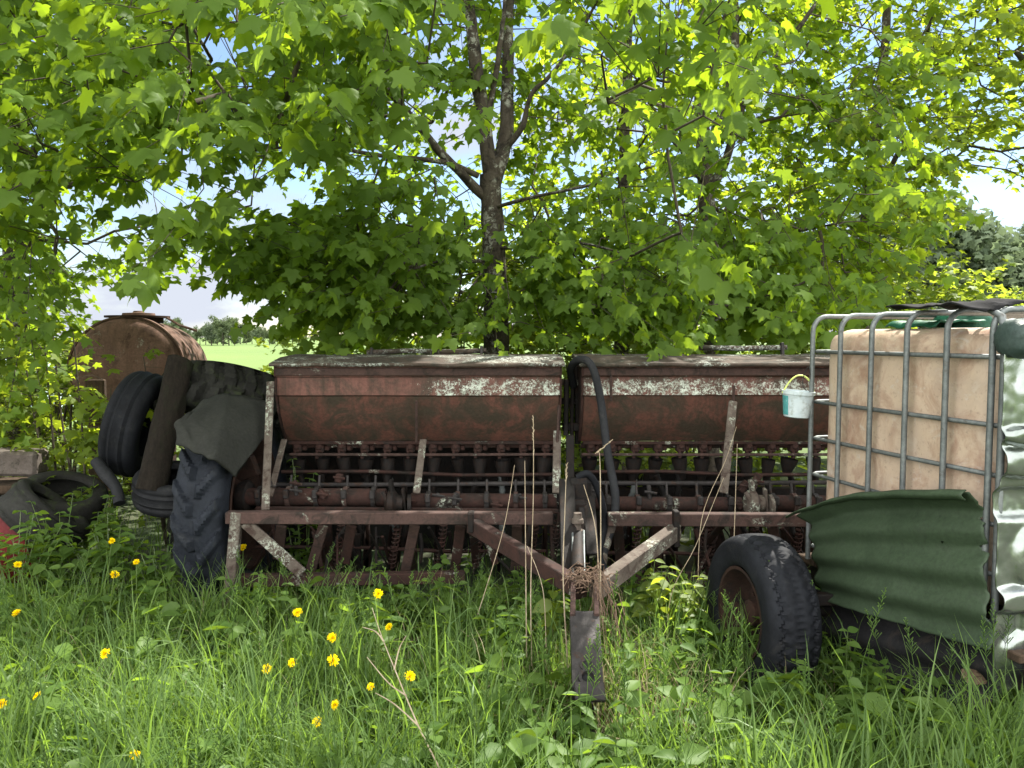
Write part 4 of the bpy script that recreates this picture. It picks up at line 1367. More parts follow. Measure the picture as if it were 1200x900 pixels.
# the crowns end where the sun breaks in at right, and stay back at the far left
keep &= ~((px > 1085) & (Y < 6.8)) & ~((px < 170) & (Y < 4.6) & (py > 260))
w0 = w[keep]
px, py, Y, w = sample(420, 5.0, 6.4, 300, 940, 250, 396)
w1 = w[(py < lower_edge(px) - 26) & (rng.random(len(px)) > gap(px, py)) & ~((np.abs(px - 578) < 32) & (py < 325))]
px, py, Y, w = sample(110, 2.9, 4.2, 260, 900, -60, 130)
w2 = w[(rng.random(len(px)) > gap(px, py)) & ~((px > 500) & (px < 640))]
wN = np.concatenate([w0, w1, w2])
px, py, Y, w = sample(3000, 7.0, 10.5, -160, 1360, -120, 560)
keep = (py < lower_edge(px) - 14 - rng.random(len(px)) * 10) & (rng.random(len(px)) > np.minimum(1, gap(px, py) * 1.05)) & (rng.random(len(px)) < np.where(py < 240, .6, .9))
wF, pF = w[keep], px[keep]
px, py, Y, w = sample(620, 6.8, 9.6, 840, 1290, -110, 330)
keep = (py < lower_edge(px) - 14) & (rng.random(len(px)) > gap(px, py))
wF = np.concatenate([wF, w[keep]])
# crown above the picture, casting the shade
nU = 330
X_ = rng.uniform(-6.5, 6.0, nU); Y_ = rng.uniform(2.7, 10.5, nU); Z_ = rng.uniform(3.2, 9.5, nU)
w = np.stack([X_, Y_, Z_], 1)
qx, qy = proj(w)
prof_ = 1 - ((Z_ - 5) / 5.5) ** 2
keep = (qy < -70) & (rng.random(nU) < prof_) & ~((X_ > 2.6) & (Y_ < 6.0))
wU = w[keep]
SUN_EL, SUN_AZ = math.radians(52), math.radians(40)      # azimuth from +Y toward +X
sd = Vector((math.sin(SUN_AZ) * math.cos(SUN_EL), math.cos(SUN_AZ) * math.cos(SUN_EL), math.sin(SUN_EL)))
SHAFTS = [(P(772, 712, 3.55), .38), (P(740, 655, 3.8), .22), (P(600, 420, 4.7), .25), (P(480, 420, 4.7), .22), (P(850, 412, 4.75), .22), (P(560, 480, 4.5), .12), (P(300, 800, 2.5), .3), (P(620, 850, 2.2), .3),
          (P(900, 900, 2.1), .4), (P(200, 860, 2.3), .4), (P(420, 780, 2.7), .35), (P(700, 880, 2.1), .35), (P(30, 720, 3.2), .3), (P(1060, 860, 2.2), .35), (P(800, 780, 2.9), .3), (P(120, 760, 2.9), .3), (P(640, 672, 3.4), .18), (P(1010, 370, 3.6), .35), (P(1120, 360, 2.8), .4), (P(430, 700, 3.6), .25), (P(440, 340, 6.6), .45), (P(700, 345, 6.6), .45), (P(560, 370, 6.6), .35), (P(840, 340, 6.6), .4), (P(360, 300, 6.4), .35), (P(120, 380, 6.6), .3), (P(60, 520, 5.5), .5)]


def in_shaft(w):
    k = np.zeros(len(w), bool)
    d = np.array(sd)
    for p, r_ in SHAFTS:
        v = w - np.array(p)[None]
        t = v @ d
        q = np.linalg.norm(v - t[:, None] * d[None], axis=1)
        k |= (q < r_ + .12) & (t > .3)
    return k


cen = np.array([P(255, 510, 4.3), P(240, 590, 4.0), P(160, 490, 5.1), P(280, 440, 5.2), P(60, 600, 4.7)])
n_ = 16
wShade = np.concatenate([c_[None] + np.array(sd)[None] * rng.uniform(5.6, 8.5, (n_, 1)) + rng.normal(0, .28, (n_, 3)) for c_ in cen])  # extra leaf sprays out of view, added to shade the flap and tyres
wShade = wShade[proj(wShade)[1] < -60]
for nm in ('wN', 'wF', 'wU'):
    globals()[nm] = globals()[nm][~in_shaft(globals()[nm])]
wU = np.concatenate([wU, wShade])
AX = {'left': -4.6, 'main': -.15, 'b': 1.8, 'right': 4.2}


def split(w):
    x = w[:, 0] + rng.normal(0, .35, len(w)); y = w[:, 1]
    lim0, lim1, lim2 = -2.55, .85, 3.35
    return x < lim0, (x >= lim0) & (x < lim1), (x >= lim1) & (x < lim2), x >= lim2


sN, sF, sU = split(wN), split(wF), split(wU)
specs = [('tall maple at the edge by the rusty tank, its crown full of sky gaps', wood_left, M['leaf'], 0, .085),
         ('forked maple with a mottled bare trunk rising behind the hopper gap', wood_main, M['leaf'], 1, .093),
         ('maple with a slim dark trunk behind the hopper beside the cage', wood_b, M['leaf'], 2, .093),
         ('sunlit yellow-green maple beyond the caged tank', wood_right, M['leaf_pale'], 3, .09)]
for lab, wood, lm_, i, sz in specs:
    make_tree(lab, wood, (wN[sN[i]], sz, 6, .55, MAPLE_V, MAPLE_F, 1.25), (wF[sF[i]], sz * .95, 6, .55, COARSE_V, COARSE_F, .7), (wU[sU[i]], .19, 6, .7, COARSE_V, COARSE_F, .5), lm_)
# thinner maple behind the two front ones
px, py, Y, w = sample(260, 8.2, 11.5, 560, 960, -60, 392)
make_tree('thin maple seen through the crowns between the two dark trunks', wood_back, (w, .11, 6, .55, COARSE_V, COARSE_F, .7), None, None, M['leaf_pale'])


# ------------------------------------------------------------------ bushes and saplings
def make_bush(label, c, rx, ry, h, n, size, mat, name='bush', cat='bush', group=None, z0=.15, stems=7, V=COARSE_V, Fc=COARSE_F):
    base = Vector((c[0], c[1], gh(c[0], c[1])))
    t = thing(name, label, cat, base, group)
    a = rng.uniform(0, 2 * PI, n); q = rng.random(n) ** .5; zz = rng.random(n)
    prof = np.sqrt(np.maximum(.05, 1 - (zz * 1.15 - .35) ** 2 / .8))
    w = np.stack([base.x + np.cos(a) * q * rx * prof, base.y + np.sin(a) * q * ry * prof, base.z + z0 + zz * (h - z0)], 1)
    w += rng.normal(0, .06, w.shape)
    d = unit(np.concatenate([np.stack([np.cos(a), np.sin(a)], 1), np.full((n, 1), .25)], 1) + rng.normal(0, .4, (n, 3)))
    L = np.full(n, .35) * rng.uniform(.7, 1.3, n)
    pos, ax, nr, sz = spray_leaves(w, d, np.full(n, size) * rng.uniform(.8, 1.2, n), 5, L, .35)
    v, f = leaf_arrays(pos, ax, nr, sz, V, Fc)
    fixed = []
    for k in range(stems):
        an = rng.uniform(0, 2 * PI); e = rng.random() * .7
        tip = Vector((base.x + math.cos(an) * rx * e, base.y + math.sin(an) * ry * e, base.z + h * rng.uniform(.6, .9)))
        fixed.append(limb([base + Vector((math.cos(an) * .1, math.sin(an) * .1, -.05)), base.lerp(tip, .5) + Vector((rng.normal(0, .05), rng.normal(0, .05), .1)), tip], .018, .005, 5))
    m = MB()
    for p, r in fixed:
        m.tube(p, list(r), 7)
    gv_, gf_ = grow([(p, r) for p, r in fixed], w, .002, .25)
    m.build('stems', M['twig'], t, smooth=True)
    n1 = len(f)
    v, f = merge([(v, f), (gv_, np.concatenate([gf_[:, [0, 1, 2]], gf_[:, [0, 2, 3]]]))])
    np_mesh('foliage', v, f, mat, t, tuple(t.location), False, M['twig'], n1)
    return t


bg_ = 'bushes growing behind the machinery'
make_bush('bright bush behind the seed drill below the forked maple', (-.6, 8.8), 1.5, .9, 2.6, 420, .10, M['bush_leaf'], group=bg_)
make_bush('bright bush behind the seed drill below the slim dark trunk', (2.1, 9.4), 1.7, .9, 2.7, 460, .10, M['bush_leaf'], group=bg_)
make_bush('low bush behind the drill below the gap between its hoppers', (.75, 8.0), .9, .6, 1.9, 220, .09, M['bush_leaf'], group=bg_)
make_bush('sunny bush behind the caged tank', (4.6, 9.5), 1.6, 1.0, 2.4, 380, .09, M['bush_leaf'], group=bg_)
make_bush('round bush at the end of the seed drill beside the view of the field', (-2.0, 8.7), .75, .7, 1.75, 230, .075, M['bush_leaf'], group=bg_)
make_bush('yellow-green thicket in front of the polytunnel', (-5.3, 8.0), 1.5, .9, 1.5, 420, .07, M['bush_leaf'], group=bg_)
make_bush('sunny shrub between the concrete block and the rusty tank', (-4.15, 7.0), .75, .6, 1.5, 240, .065, M['bush_leaf'], group=bg_)
make_bush('tall leafy bush at the side of the yellow-green thicket', (-6.6, 7.2), 1.2, .9, 1.7, 300, .07, M['bush_leaf'], group=bg_)


def sapling(label, base, tops, n, size, mat=None):
    t = thing('sapling', label, 'sapling', base, 'maple saplings in front of the tank')
    m = MB(); fixed = []
    for tp, lean in tops:
        p, r = limb([Vector(base), Vector(base).lerp(Vector(tp), .5) + Vector((lean, 0, .02)), Vector(tp)], .011, .004, 6)
        m.tube(p, list(r), 7); fixed.append((p, r))
    m.build('stem', M['twig'], t, smooth=True)
    pts = []
    for p, r in fixed:
        for k in range(n):
            q = p[int(len(p) * (.35 + .64 * k / n))]
            pts.append(np.array(q) + rng.normal(0, .11, 3) * np.array([1.2, 1, .6]))
    w = np.array(pts)
    d = unit(rng.normal(0, 1, (len(w), 3)) * np.array([1, 1, .25]))
    pos, ax, nr, sz = spray_leaves(w, d, np.full(len(w), size), 2, np.full(len(w), .14), .6)
    v, f = leaf_arrays(pos, ax, nr, sz, MAPLE_V, MAPLE_F)
    gv_, gf_ = grow(fixed, w, .0018, .1)
    n1 = len(f)
    v, f = merge([(v, f), (gv_, np.concatenate([gf_[:, [0, 1, 2]], gf_[:, [0, 2, 3]]]))])
    np_mesh('foliage', v, f, mat or M['leaf_pale'], t, tuple(t.location), False, M['twig'], n1)


sapling('thin maple sapling with two long stems between the concrete block and the tank', G(66, 5.6) + Vector((0, 0, .1)), [(P(28, 415, 5.6), -.02), (P(52, 400, 5.5), .0)], 14, .075)
sapling('taller maple sapling standing right in front of the rusty tank', G(96, 5.4) + Vector((0, 0, .1)), [(P(85, 385, 5.4), .02), (P(130, 455, 5.2), .05), (P(60, 370, 5.6), -.04)], 17, .075)
sapling('leafy shoot growing in front of the tank above the leaning tyre', G(190, 5.75) + Vector((0, 0, .1)), [(P(168, 418, 5.8), .02), (P(158, 440, 5.6), 0.)], 9, .06)


def weed_plant(label, base, h, n, size, spread=.12, V=OVATE_V, Fc=OVATE_F, mat=None, group=None):
    base = Vector(base)
    t = thing('leafy_weed', label, 'weed', base, group)
    m = MB(); pos, ax, nr, sz = [], [], [], []
    for k in range(n):
        an = rng.uniform(0, 2 * PI); sp = spread * rng.uniform(.2, 1)
        tip = base + Vector((math.cos(an) * sp, math.sin(an) * sp, h * rng.uniform(.75, 1.05)))
        p, r = limb([base + Vector((math.cos(an) * .02, math.sin(an) * .02, -.03)), base.lerp(tip, .55) + Vector((0, 0, .04 * h)), tip], .0035, .0015, 5)
        m.tube(p, list(r), 5)
        for q in range(7):
            tt = .25 + .75 * q / 6
            pt = p[min(int(tt * (len(p) - 1)), len(p) - 1)]
            for sg in (-1, 1):
                a2 = q * 1.57 + (0 if sg > 0 else PI) + rng.normal(0, .3)
                o = np.array([math.cos(a2), math.sin(a2), rng.uniform(-.5, .1)])
                pos.append(np.array(pt)); ax.append(o); nr.append(np.array([0, 0, 1.]) + rng.normal(0, .25, 3)); sz.append(size * rng.uniform(.6, 1.15) * (1 - .35 * tt * (q == 6)))
    m.build('stem', M['stem'], t, smooth=True)
    v, f = leaf_arrays(np.array(pos), np.array(ax), np.array(nr), np.array(sz), V, Fc)
    np_mesh('leaves', v, f, mat or M['weed'], t, tuple(t.location))


def gp(px, Y):
    q = G(px, Y); return Vector((q.x, q.y, q.z + .1))


weed_plant('leafy plant growing up through the drill under the grey strap of the first hopper', gp(352, 4.62), .80, 4, .075, .10)
weed_plant('round-leaved plant filling the triangle behind the diagonal brace', gp(345, 4.50), .42, 7, .07, .13)
weed_plant('pale nettle standing against the drawbar beside the hitch', gp(645, 3.35), .55, 2, .09, .05, mat=M['bush_leaf'])
weed_plant('sunlit nettle clump between the hitch and the trailer tyre, beside the drawbar', gp(757, 3.55), .50, 4, .09, .14, mat=M['bush_leaf'])
weed_plant('sunlit low nettles close by the trailer tyre', gp(805, 3.6), .42, 6, .08, .2, mat=M['bush_leaf'])
weed_plant('bramble clump in front of the small ribbed tyre', gp(120, 4.35), .50, 10, .095, .30)
weed_plant('bramble shoots in front of the tipped ribbed tyre', gp(40, 4.3), .45, 6, .085, .22)
weed_plant('thick weeds in front of the red drum', gp(8, 4.1), .60, 11, .085, .3)
weed_plant('nettles growing up through the tipped ribbed tyre', gp(62, 4.45), .62, 8, .08, .25)
weed_plant('tall weeds between the tipped ribbed tyre and the bent rubber tube', gp(104, 4.7), .60, 8, .08, .22)
weed_plant('weeds at the foot of the big lugged wheel, beside the ribbed tyre lying flat', gp(183, 4.1), .42, 7, .08, .2)
weed_plant('weeds half hiding the grey frame post and brace', gp(300, 3.8), .36, 7, .075, .2)
weed_plant('weeds in front of the lower beam below the drawbar arm', gp(440, 3.75), .36, 8, .08, .25)
weed_plant('weeds in the shade just below the hitch straw', gp(600, 3.3), .40, 7, .085, .22)
weed_plant('weeds growing at the plank\'s foot under the tank', gp(92, 5.2), .62, 7, .075, .22)
weed_plant('small nettle below the green corrugated sheet behind the trailer tyre', gp(1000, 3.0), .40, 2, .075, .05)
weed_plant('broad-leaved weed sprouting under the lower beam between two coulter links', gp(500, 3.9), .26, 5, .08, .12)
for i, (px, Yd, hh_) in enumerate(((745, 5.2, .85), (790, 5.3, .9), (822, 5.3, .82), (873, 5.25, .88), (905, 5.2, .84), (935, 5.2, .86), (640, 5.3, .8), (575, 5.3, .78), (665, 5.4, .82), (765, 5.35, .82))):
    weed_plant('tall green weed showing behind the seed tubes of the drill', gp(px, Yd), hh_, 4, .10, .14, mat=M['bush_leaf'], group='weeds behind the seed tubes')


# ------------------------------------------------------------------ grass
def blades(n, xy, hmin, hmax, wid, lean=.35, seg=5, base_z=None):
    x, y = xy
    z = np.array([gh(a, b) for a, b in zip(x, y)]) if base_z is None else base_z
    h = rng.uniform(hmin, hmax, n) * (1 + .0 * x)
    an = rng.uniform(0, 2 * PI, n)
    d = np.stack([np.cos(an), np.sin(an), np.zeros(n)], 1)
    cur = np.abs(rng.normal(.0, lean, n)) + .10
    late = rng.random(n) < .22
    side = np.stack([-np.sin(an), np.cos(an), np.zeros(n)], 1)
    side = unit(side + rng.normal(0, .5, (n, 3)))
    ws = wid * rng.uniform(.55, 1.35, n)
    base = np.stack([x, y, z - .02], 1)
    rows = []
    p = base.copy()
    for k in range(seg + 1):
        t = k / seg
        th = cur * (t * 1.15) + np.where(late, np.maximum(0, t - .55) * 3.6, np.maximum(0, t - .7) * 1.2)
        stepv = (d * np.sin(th)[:, None] + np.array([0, 0, 1.])[None] * np.cos(th)[:, None]) * (h / seg)[:, None]
        if k > 0:
            p = p + stepv
        wk = ws * (1 - t ** 2.2) * (.75 + .5 * min(1, t * 3))
        if k == seg:
            wk = ws * .04
        rows.append(p - side * (wk / 2)[:, None]); rows.append(p + side * (wk / 2)[:, None])
    v = np.stack(rows, 1)
    kk = (seg + 1) * 2
    q = np.array([[2 * k, 2 * k + 1, 2 * k + 3, 2 * k + 2] for k in range(seg)])
    f = q[None] + (np.arange(n) * kk)[:, None, None]
    return v.reshape(-1, 3), f.reshape(-1, 4)


def scatter(n, y0, y1, x0=-80, x1=1280, pw=1.):
    Y = y0 + (y1 - y0) * rng.random(n) ** pw
    px = rng.uniform(x0, x1, n)
    return (px - 600) / F * Y, Y


def height_field(x, y):
    """taller stands and low patches"""
    return np.array([.5 + .5 * nz((a * 1.3, b * 1.3, 7), 1, 3) + .25 * nz((a * 3, b * 3, 1), 1, 9) for a, b in zip(x, y)])


parts = []
for (n, y0, y1, hm, hM, wd) in ((15000, 1.25, 2.6, .18, .50, .0078), (12000, 2.4, 3.3, .15, .42, .0072), (11000, 3.2, 4.25, .12, .34, .0062), (5000, 4.2, 6.5, .12, .40, .007)):
    x, y = scatter(n, y0, y1)
    hf = height_field(x, y)
    k = rng.random(n) < np.clip(hf * 1.5, .25, 1)
    # thinner in the shade under the drill and the trailer
    k &= ~((y > 4.25) & (x > -1.4) & (x < 2.2) & (rng.random(n) < .82))
    k &= ~((np.hypot(x - 1.0, y - 2.75) < .42) & (rng.random(len(x)) < .55))
    k &= ~((np.abs(x - .25) < .13) & (np.abs(y - 2.5) < .45) & (rng.random(len(x)) < .8))
    k &= ~((np.hypot(x - .27, y - 2.75) < .14) & (rng.random(n) < .6))
    x, y = x[k], y[k]
    parts.append(blades(len(x), (x, y), hm, hM, wd, .38))
# clumps of taller grass
cxs, cys = scatter(135, 1.6, 4.1)
for a, b in zip(cxs, cys):
    n = rng.integers(25, 60)
    x = a + rng.normal(0, .06, n); y = np.maximum(1.2, b + rng.normal(0, .06, n))
    if (abs(a - .26) < .22 and abs(b - 2.45) < .6) or math.hypot(a - 1.0, b - 2.75) < .5:
        continue
    k_ = 1.08 if b < 3.1 else .85
    parts.append(blades(n, (x, y), .30 * k_, .62 * k_, .0072, .42, 6))
# bent long blades in front of the trailer
x, y = scatter(420, 1.7, 2.35, 880, 1240)
parts.append(blades(len(x), (x, y), .40, .70, .0095, .55, 7))
x, y = scatter(170, 1.6, 4.0)
z = np.array([gh(a, b) for a, b in zip(x, y)])
hh_ = rng.uniform(.42, .70, len(x)) * np.where(y > 3.2, .8, 1.)
b0 = np.stack([x, y, z], 1); lean_ = rng.normal(0, .10, (len(x), 2))
b1 = b0 + np.stack([lean_[:, 0] * .4, lean_[:, 1] * .4, hh_ * .6], 1); b2 = b0 + np.stack([lean_[:, 0], lean_[:, 1], hh_], 1)
parts.append(frusta(b0, b1, np.full(len(x), .0016), np.full(len(x), .0012), 4)); parts.append(frusta(b1, b2, np.full(len(x), .0012), np.full(len(x), .0008), 4))
sp_, dr_ = [], []
for q in range(26):
    t = .78 + .22 * q / 26
    p = b1 + (b2 - b1) * ((t - .6) / .4)
    a = q * 2.4
    off = np.array([math.cos(a), math.sin(a), 1.3]) * rng.uniform(.010, .022, (len(x), 1)) * (1.15 - q / 30)
    parts.append(frusta(p, p + off, np.full(len(x), .0011), np.full(len(x), .0019), 3))
v, f = merge([(v, f) for v, f in parts if f.shape[1] == 4])
o = np_mesh('grass', v, f, M['grass'], None, (0, 2.5, 0))
tag(o, 'tall fresh green grass filling the ground before the machinery', None, None, 'stuff')
# dry blades
x, y = scatter(1500, 1.6, 4.4)
v, f = blades(len(x), (x, y), .12, .40, .004, .8)
x, y = rng.normal(.42, .22, 700), rng.normal(3.1, .25, 700)
v2, f2 = blades(700, (x, y), .12, .42, .004, .7)
v, f = merge([(v, f), (v2, f2)])
o = np_mesh('dry_grass', v, f, M['straw_leaf'], None, (0, 3, 0)); tag(o, 'dead straw-coloured grass blades mixed through the green grass', None, None, 'stuff')
# ground cover of broad weeds
pos, ax, nr, sz = [], [], [], []
st = []
x, y = scatter(1800, 1.35, 4.3)
wgt = np.array([.45 + .55 * nz((a * 1.1, b * 1.1, 2), 1, 14) + (.35 if a > -.6 else 0) for a, b in zip(x, y)])
k = rng.random(len(x)) < wgt
for a, b in zip(x[k], y[k]):
    z = gh(a, b); h = rng.uniform(.12, .40)
    nl = rng.integers(4, 9); big = rng.random() < .3
    tipx, tipy = rng.normal(0, .05, 2)
    st.append((np.array([a, b, z]), np.array([a + tipx, b + tipy, z + h])))
    for q in range(nl):
        tt = .3 + .7 * q / nl
        for sg in (0, PI):
            an = q * 1.57 + sg + rng.normal(0, .4)
            pos.append((a + tipx * tt, b + tipy * tt, z + h * tt)); ax.append((math.cos(an), math.sin(an), rng.uniform(-.45, .35)))
            nr.append(np.array([0, 0, 1.]) + rng.normal(0, .3, 3)); sz.append(rng.uniform(.035, .075) * (1.7 if big else 1))
v, f = leaf_arrays(np.array(pos), np.array(ax), np.array(nr), np.array(sz), OVATE_V, OVATE_F)
fa = np.array([s_[0] for s_ in st]); fb_ = np.array([s_[1] for s_ in st])
tv, tf_ = frusta(fa, fb_, np.full(len(fa), .0025), np.full(len(fa), .0012), 4)
tf3 = np.concatenate([tf_[:, [0, 1, 2]], tf_[:, [0, 2, 3]]])
v, f = merge([(v, f), (tv, tf3)])
o = np_mesh('weeds', v, f, M['weed'], None, (0, 2.5, 0)); tag(o, 'low broad-leaved weeds and nettles growing among the grass', None, None, 'stuff')

# ------------------------------------------------------------------ dandelions
def fallz(py, zf):
    return (H - zf) * F / (py - 395)


def dandelion(px, py, zf, label, r=.020, face=None):
    Yd = (H - zf) / ((py - 450) / F * 1.0 + math.tan(PITCH)) * 1.0
    # exact depth from the ray
    d = (P(px, py, 1.0) - Vector((0, 0, H)))
    Yd = (zf - H) / d.z
    c = P(px, py, Yd)
    base = Vector((c.x + rng.normal(0, .03), c.y + rng.normal(0, .03), gh(c.x, c.y)))
    t = thing('dandelion', label, 'dandelion', base, 'dandelions in the grass')
    p, r_ = limb([base - Vector((0, 0, .02)), base.lerp(c, .55) + Vector((rng.normal(0, .015), 0, 0)), c], .0028, .0022, 6)
    MB().tube(p, list(r_), 6).build('stem', M['stem'], t, smooth=True)
    n = 150; r *= rng.uniform(.85, 1.2)
    aim = unit(np.array([[rng.normal(0, .3), -.75 + rng.normal(0, .25), .8]]))[0]
    el = rng.random(n) ** .7
    an = rng.uniform(0, 2 * PI, n)
    u = unit(np.cross(aim, np.array([1., .1, 0]))[None])[0]; w = np.cross(aim, u)
    rad = np.cos(an)[:, None] * u + np.sin(an)[:, None] * w
    ax = rad * el[:, None] + aim[None] * (1.05 - el)[:, None]
    v, f = leaf_arrays(np.repeat(np.array([c]), n, 0), ax, aim[None] + rng.normal(0, .1, (n, 3)), r * rng.uniform(.8, 1.1, n) * (.75 + .3 * el), [(-.05, .1, 0), (.05, .1, 0), (.075, .9, .05), (0, 1, .04), (-.075, .9, .05)], [(0, 1, 2), (0, 2, 3), (0, 3, 4)])
    np_mesh('flower_head', v, f, M['yellow'], t, tuple(base))
    MB().lathe([(-.012, .0025), (-.008, .006), (0, .008), (.004, 0)], c, aim, 8).build('calyx', M['stem'], t, smooth=True)


for args in ((21, 662, .36, 'dandelion standing alone before the red drum'), (131, 634, .42, 'topmost dandelion in front of the bramble clump'), (160, 659, .40, 'dandelion just beside the big lugged wheel, near the bramble clump'),
             (134, 674, .38, 'dandelion below the topmost one at the bramble clump'), (267, 646, .40, 'dandelion in front of the frame post, the one closer to the big lugged wheel'), (285, 642, .40, 'dandelion in front of the frame post, on the brace side'),
             (20, 719, .34, 'half-hidden dandelion in the grass at the edge, below the red drum'), (124, 766, .36, 'dandelion in open grass below the bramble clump'), (45, 817, .30, 'small dandelion low in the grass near the frame edge'), (158, 885, .32, 'lowest dandelion, in the thick grass at the bottom edge'),
             (313, 784, .36, 'large dandelion in the middle of the grass in front of the frame post'), (343, 777, .36, 'smaller dandelion right beside the large middle one'), (390, 748, .38, 'upper dandelion of the close pair in front of the lower beam'), (390, 774, .36, 'lower dandelion of the close pair in front of the lower beam'),
             (435, 805, .34, 'wide dandelion near the dry forked twig'), (372, 846, .30, 'low dandelion beneath the close pair'), (393, 826, .28, 'small dandelion half hidden under the close pair'), (443, 696, .40, 'dandelion right in front of the lower beam of the drill'),
             (456, 735, .40, 'dandelion just above the tip of the dry forked twig'), (480, 793, .36, 'dandelion past the dry forked twig, closest to the hitch'), (349, 718, .36, 'faint dandelion behind grass below the diagonal brace'), (2, 825, .30, 'dandelion cut by the picture edge in the lower grass')):
    dandelion(args[0], args[1], args[2], args[3], .0195 if args[1] < 800 else .018)


# grey fluffless seed stalks, dry stems and twig
def stalk(label, pts, r=.0028, head=0):
    p = [P(*q) for q in pts]
    sp, rr_ = spline(p, [r + (.0012 - r) * i / (len(p) - 1) for i in range(len(p))], 6)
    b = sp[0]
    m = MB().tube(sp, rr_, 5)
    if head:
        d = (sp[-1] - sp[-3]).normalized()
        for k in range(14):
            q = sp[-1] - d * (.012 * k * head)
            o_ = Vector((rng.normal(0, 1), rng.normal(0, 1), 0)).normalized() * .006
            m.tube([q, q + o_ + d * .012], [.0022, .0008], 4)
    single(m, 'dry_stalk', M['stalk'], b, label, 'dry stalk', 'dry stalks standing around the hitch', smooth=True)


stalk('tallest dry stalk, with a feathery head reaching the hopper bottom', [(623, 780, 3.2), (622, 690, 3.2), (625, 580, 3.22), (625, 490, 3.25)], head=1)
stalk('dry stalk standing close beside the tallest one', [(617, 770, 3.2), (616, 650, 3.22), (615, 540, 3.25)])
stalk('pale dry stalk close beside the black mast', [(666, 790, 3.1), (660, 680, 3.1), (662, 600, 3.15), (664, 545, 3.15)], .0032, head=.5)
stalk('dry stalk crossing in front of the hydraulic hose', [(702, 780, 3.1), (704, 640, 3.15), (703, 540, 3.2), (700, 530, 3.2)], .003, head=.6)
stalk('slanting dry stalk in front of the mast', [(702, 690, 3.2), (698, 620, 3.25), (684, 568, 3.3)], .003)
stalk('long thin bent stalk in front of the second hopper\'s middle', [(818, 720, 3.7), (822, 610, 3.75), (850, 540, 3.8), (863, 500, 3.8)], .002)
stalk('thin stalk leaning right in front of the drawbar arm', [(780, 790, 3.5), (786, 700, 3.5), (815, 640, 3.55), (848, 560, 3.6)], .002)
stalk('stiff stalk standing beneath the second hopper', [(860, 640, 3.7), (862, 580, 3.7), (864, 520, 3.7)], .0025)
stalk('dry stem leaning over the bramble-side end of the lower beam', [(560, 720, 3.5), (590, 620, 3.6), (603, 545, 3.7)], .002)
stalk('thin curved stalk between the drawbar arm and the hitch', [(640, 760, 3.2), (636, 690, 3.25), (618, 640, 3.3)], .002)
tw = MB()
for pts in ([(515, 900, 2.0), (490, 850, 2.05), (465, 790, 2.15), (447, 745, 2.25), (436, 712, 2.3)], [(476, 815, 2.1), (455, 800, 2.15), (430, 770, 2.2)], [(490, 850, 2.05), (462, 825, 2.1), (440, 812, 2.15)], [(462, 785, 2.15), (468, 760, 2.2), (476, 745, 2.2)], [(450, 752, 2.2), (440, 740, 2.25), (425, 735, 2.3)]):
    tw.tube([P(*q) for q in pts], [.0026 - .0016 * i / (len(pts) - 1) for i in range(len(pts))], 6, smooth_n=5)
single(tw, 'dry_twig', M['stalk'], P(515, 900, 2.0), 'pale dry forked twig sticking out of the grass among the dandelions', 'twig', smooth=True)
# nest of dead stems on the hitch
ns = MB()
for k in range(110):
    c = P(684 + rng.normal(0, 11), 682 + rng.normal(0, 7), 3.22 + rng.normal(0, .05)) + Vector((0, 0, .02))
    an = rng.uniform(0, PI); L = rng.uniform(.03, .10)
    d = Vector((math.cos(an), math.sin(an) * .7, rng.normal(0, .35))) * L
    ns.tube([c - d * .5, c + Vector((0, 0, rng.normal(.01, .01))), c + d * .5], .0022, 4)
for k in range(28):
    a = P(700 + rng.normal(0, 5), 676 + rng.normal(0, 8), 3.15)
    b = a + Vector((rng.normal(.03, .06), rng.normal(-.1, .06), -rng.uniform(.1, .33)))
    ns.tube([a, a.lerp(b, .5) + Vector((rng.normal(.01, .02), 0, .02)), b], .0016, 4)
o = single(ns, 'straw_nest', M['litter'], P(688, 690, 3.2), 'tangle of dead straw lying on the hitch bars', 'straw tangle')

# ------------------------------------------------------------------ far trees
def far_tree(proto, label, loc, s_, group, rz):
    o = copy_tree(proto) if proto.get('used') else proto
    proto['used'] = 1
    o.location = loc; o.scale = (s_ * rng.uniform(.9, 1.2), s_, s_ * rng.uniform(.9, 1.1)); o.rotation_euler = (0, 0, rz)
    o['label'] = label; o['group'] = group
    return o


def far_proto(mat, n=2600, leaf=.42):
    t = thing('broadleaf_tree', '', 'tree')
    MB().tube([(0, 0, -.3), (.05, 0, 2), (0, .1, 5)], [.25, .2, .1], 8).build('trunk', M['bark'], t, local=True, smooth=True)
    cs = np.concatenate([rng.normal(0, 1, (26, 3)) * np.array([1.9, 1.9, 1.9]) + np.array([0, 0, 5.6])])
    k = rng.integers(0, len(cs), n)
    pos = cs[k] + unit(rng.normal(0, 1, (n, 3))) * (rng.random((n, 1)) ** .35) * rng.uniform(.9, 1.5, (n, 1))
    pos[:, 2] = np.maximum(pos[:, 2], .9)
    ax = rng.normal(0, 1, (n, 3)); nr = unit(pos - cs[k]) + rng.normal(0, .5, (n, 3)) + np.array([0, 0, .4])
    v, f = leaf_arrays(pos, ax, nr, leaf * rng.uniform(.6, 1.3, n), COARSE_V, COARSE_F)
    np_mesh('crown', v, f, mat, t)
    return t


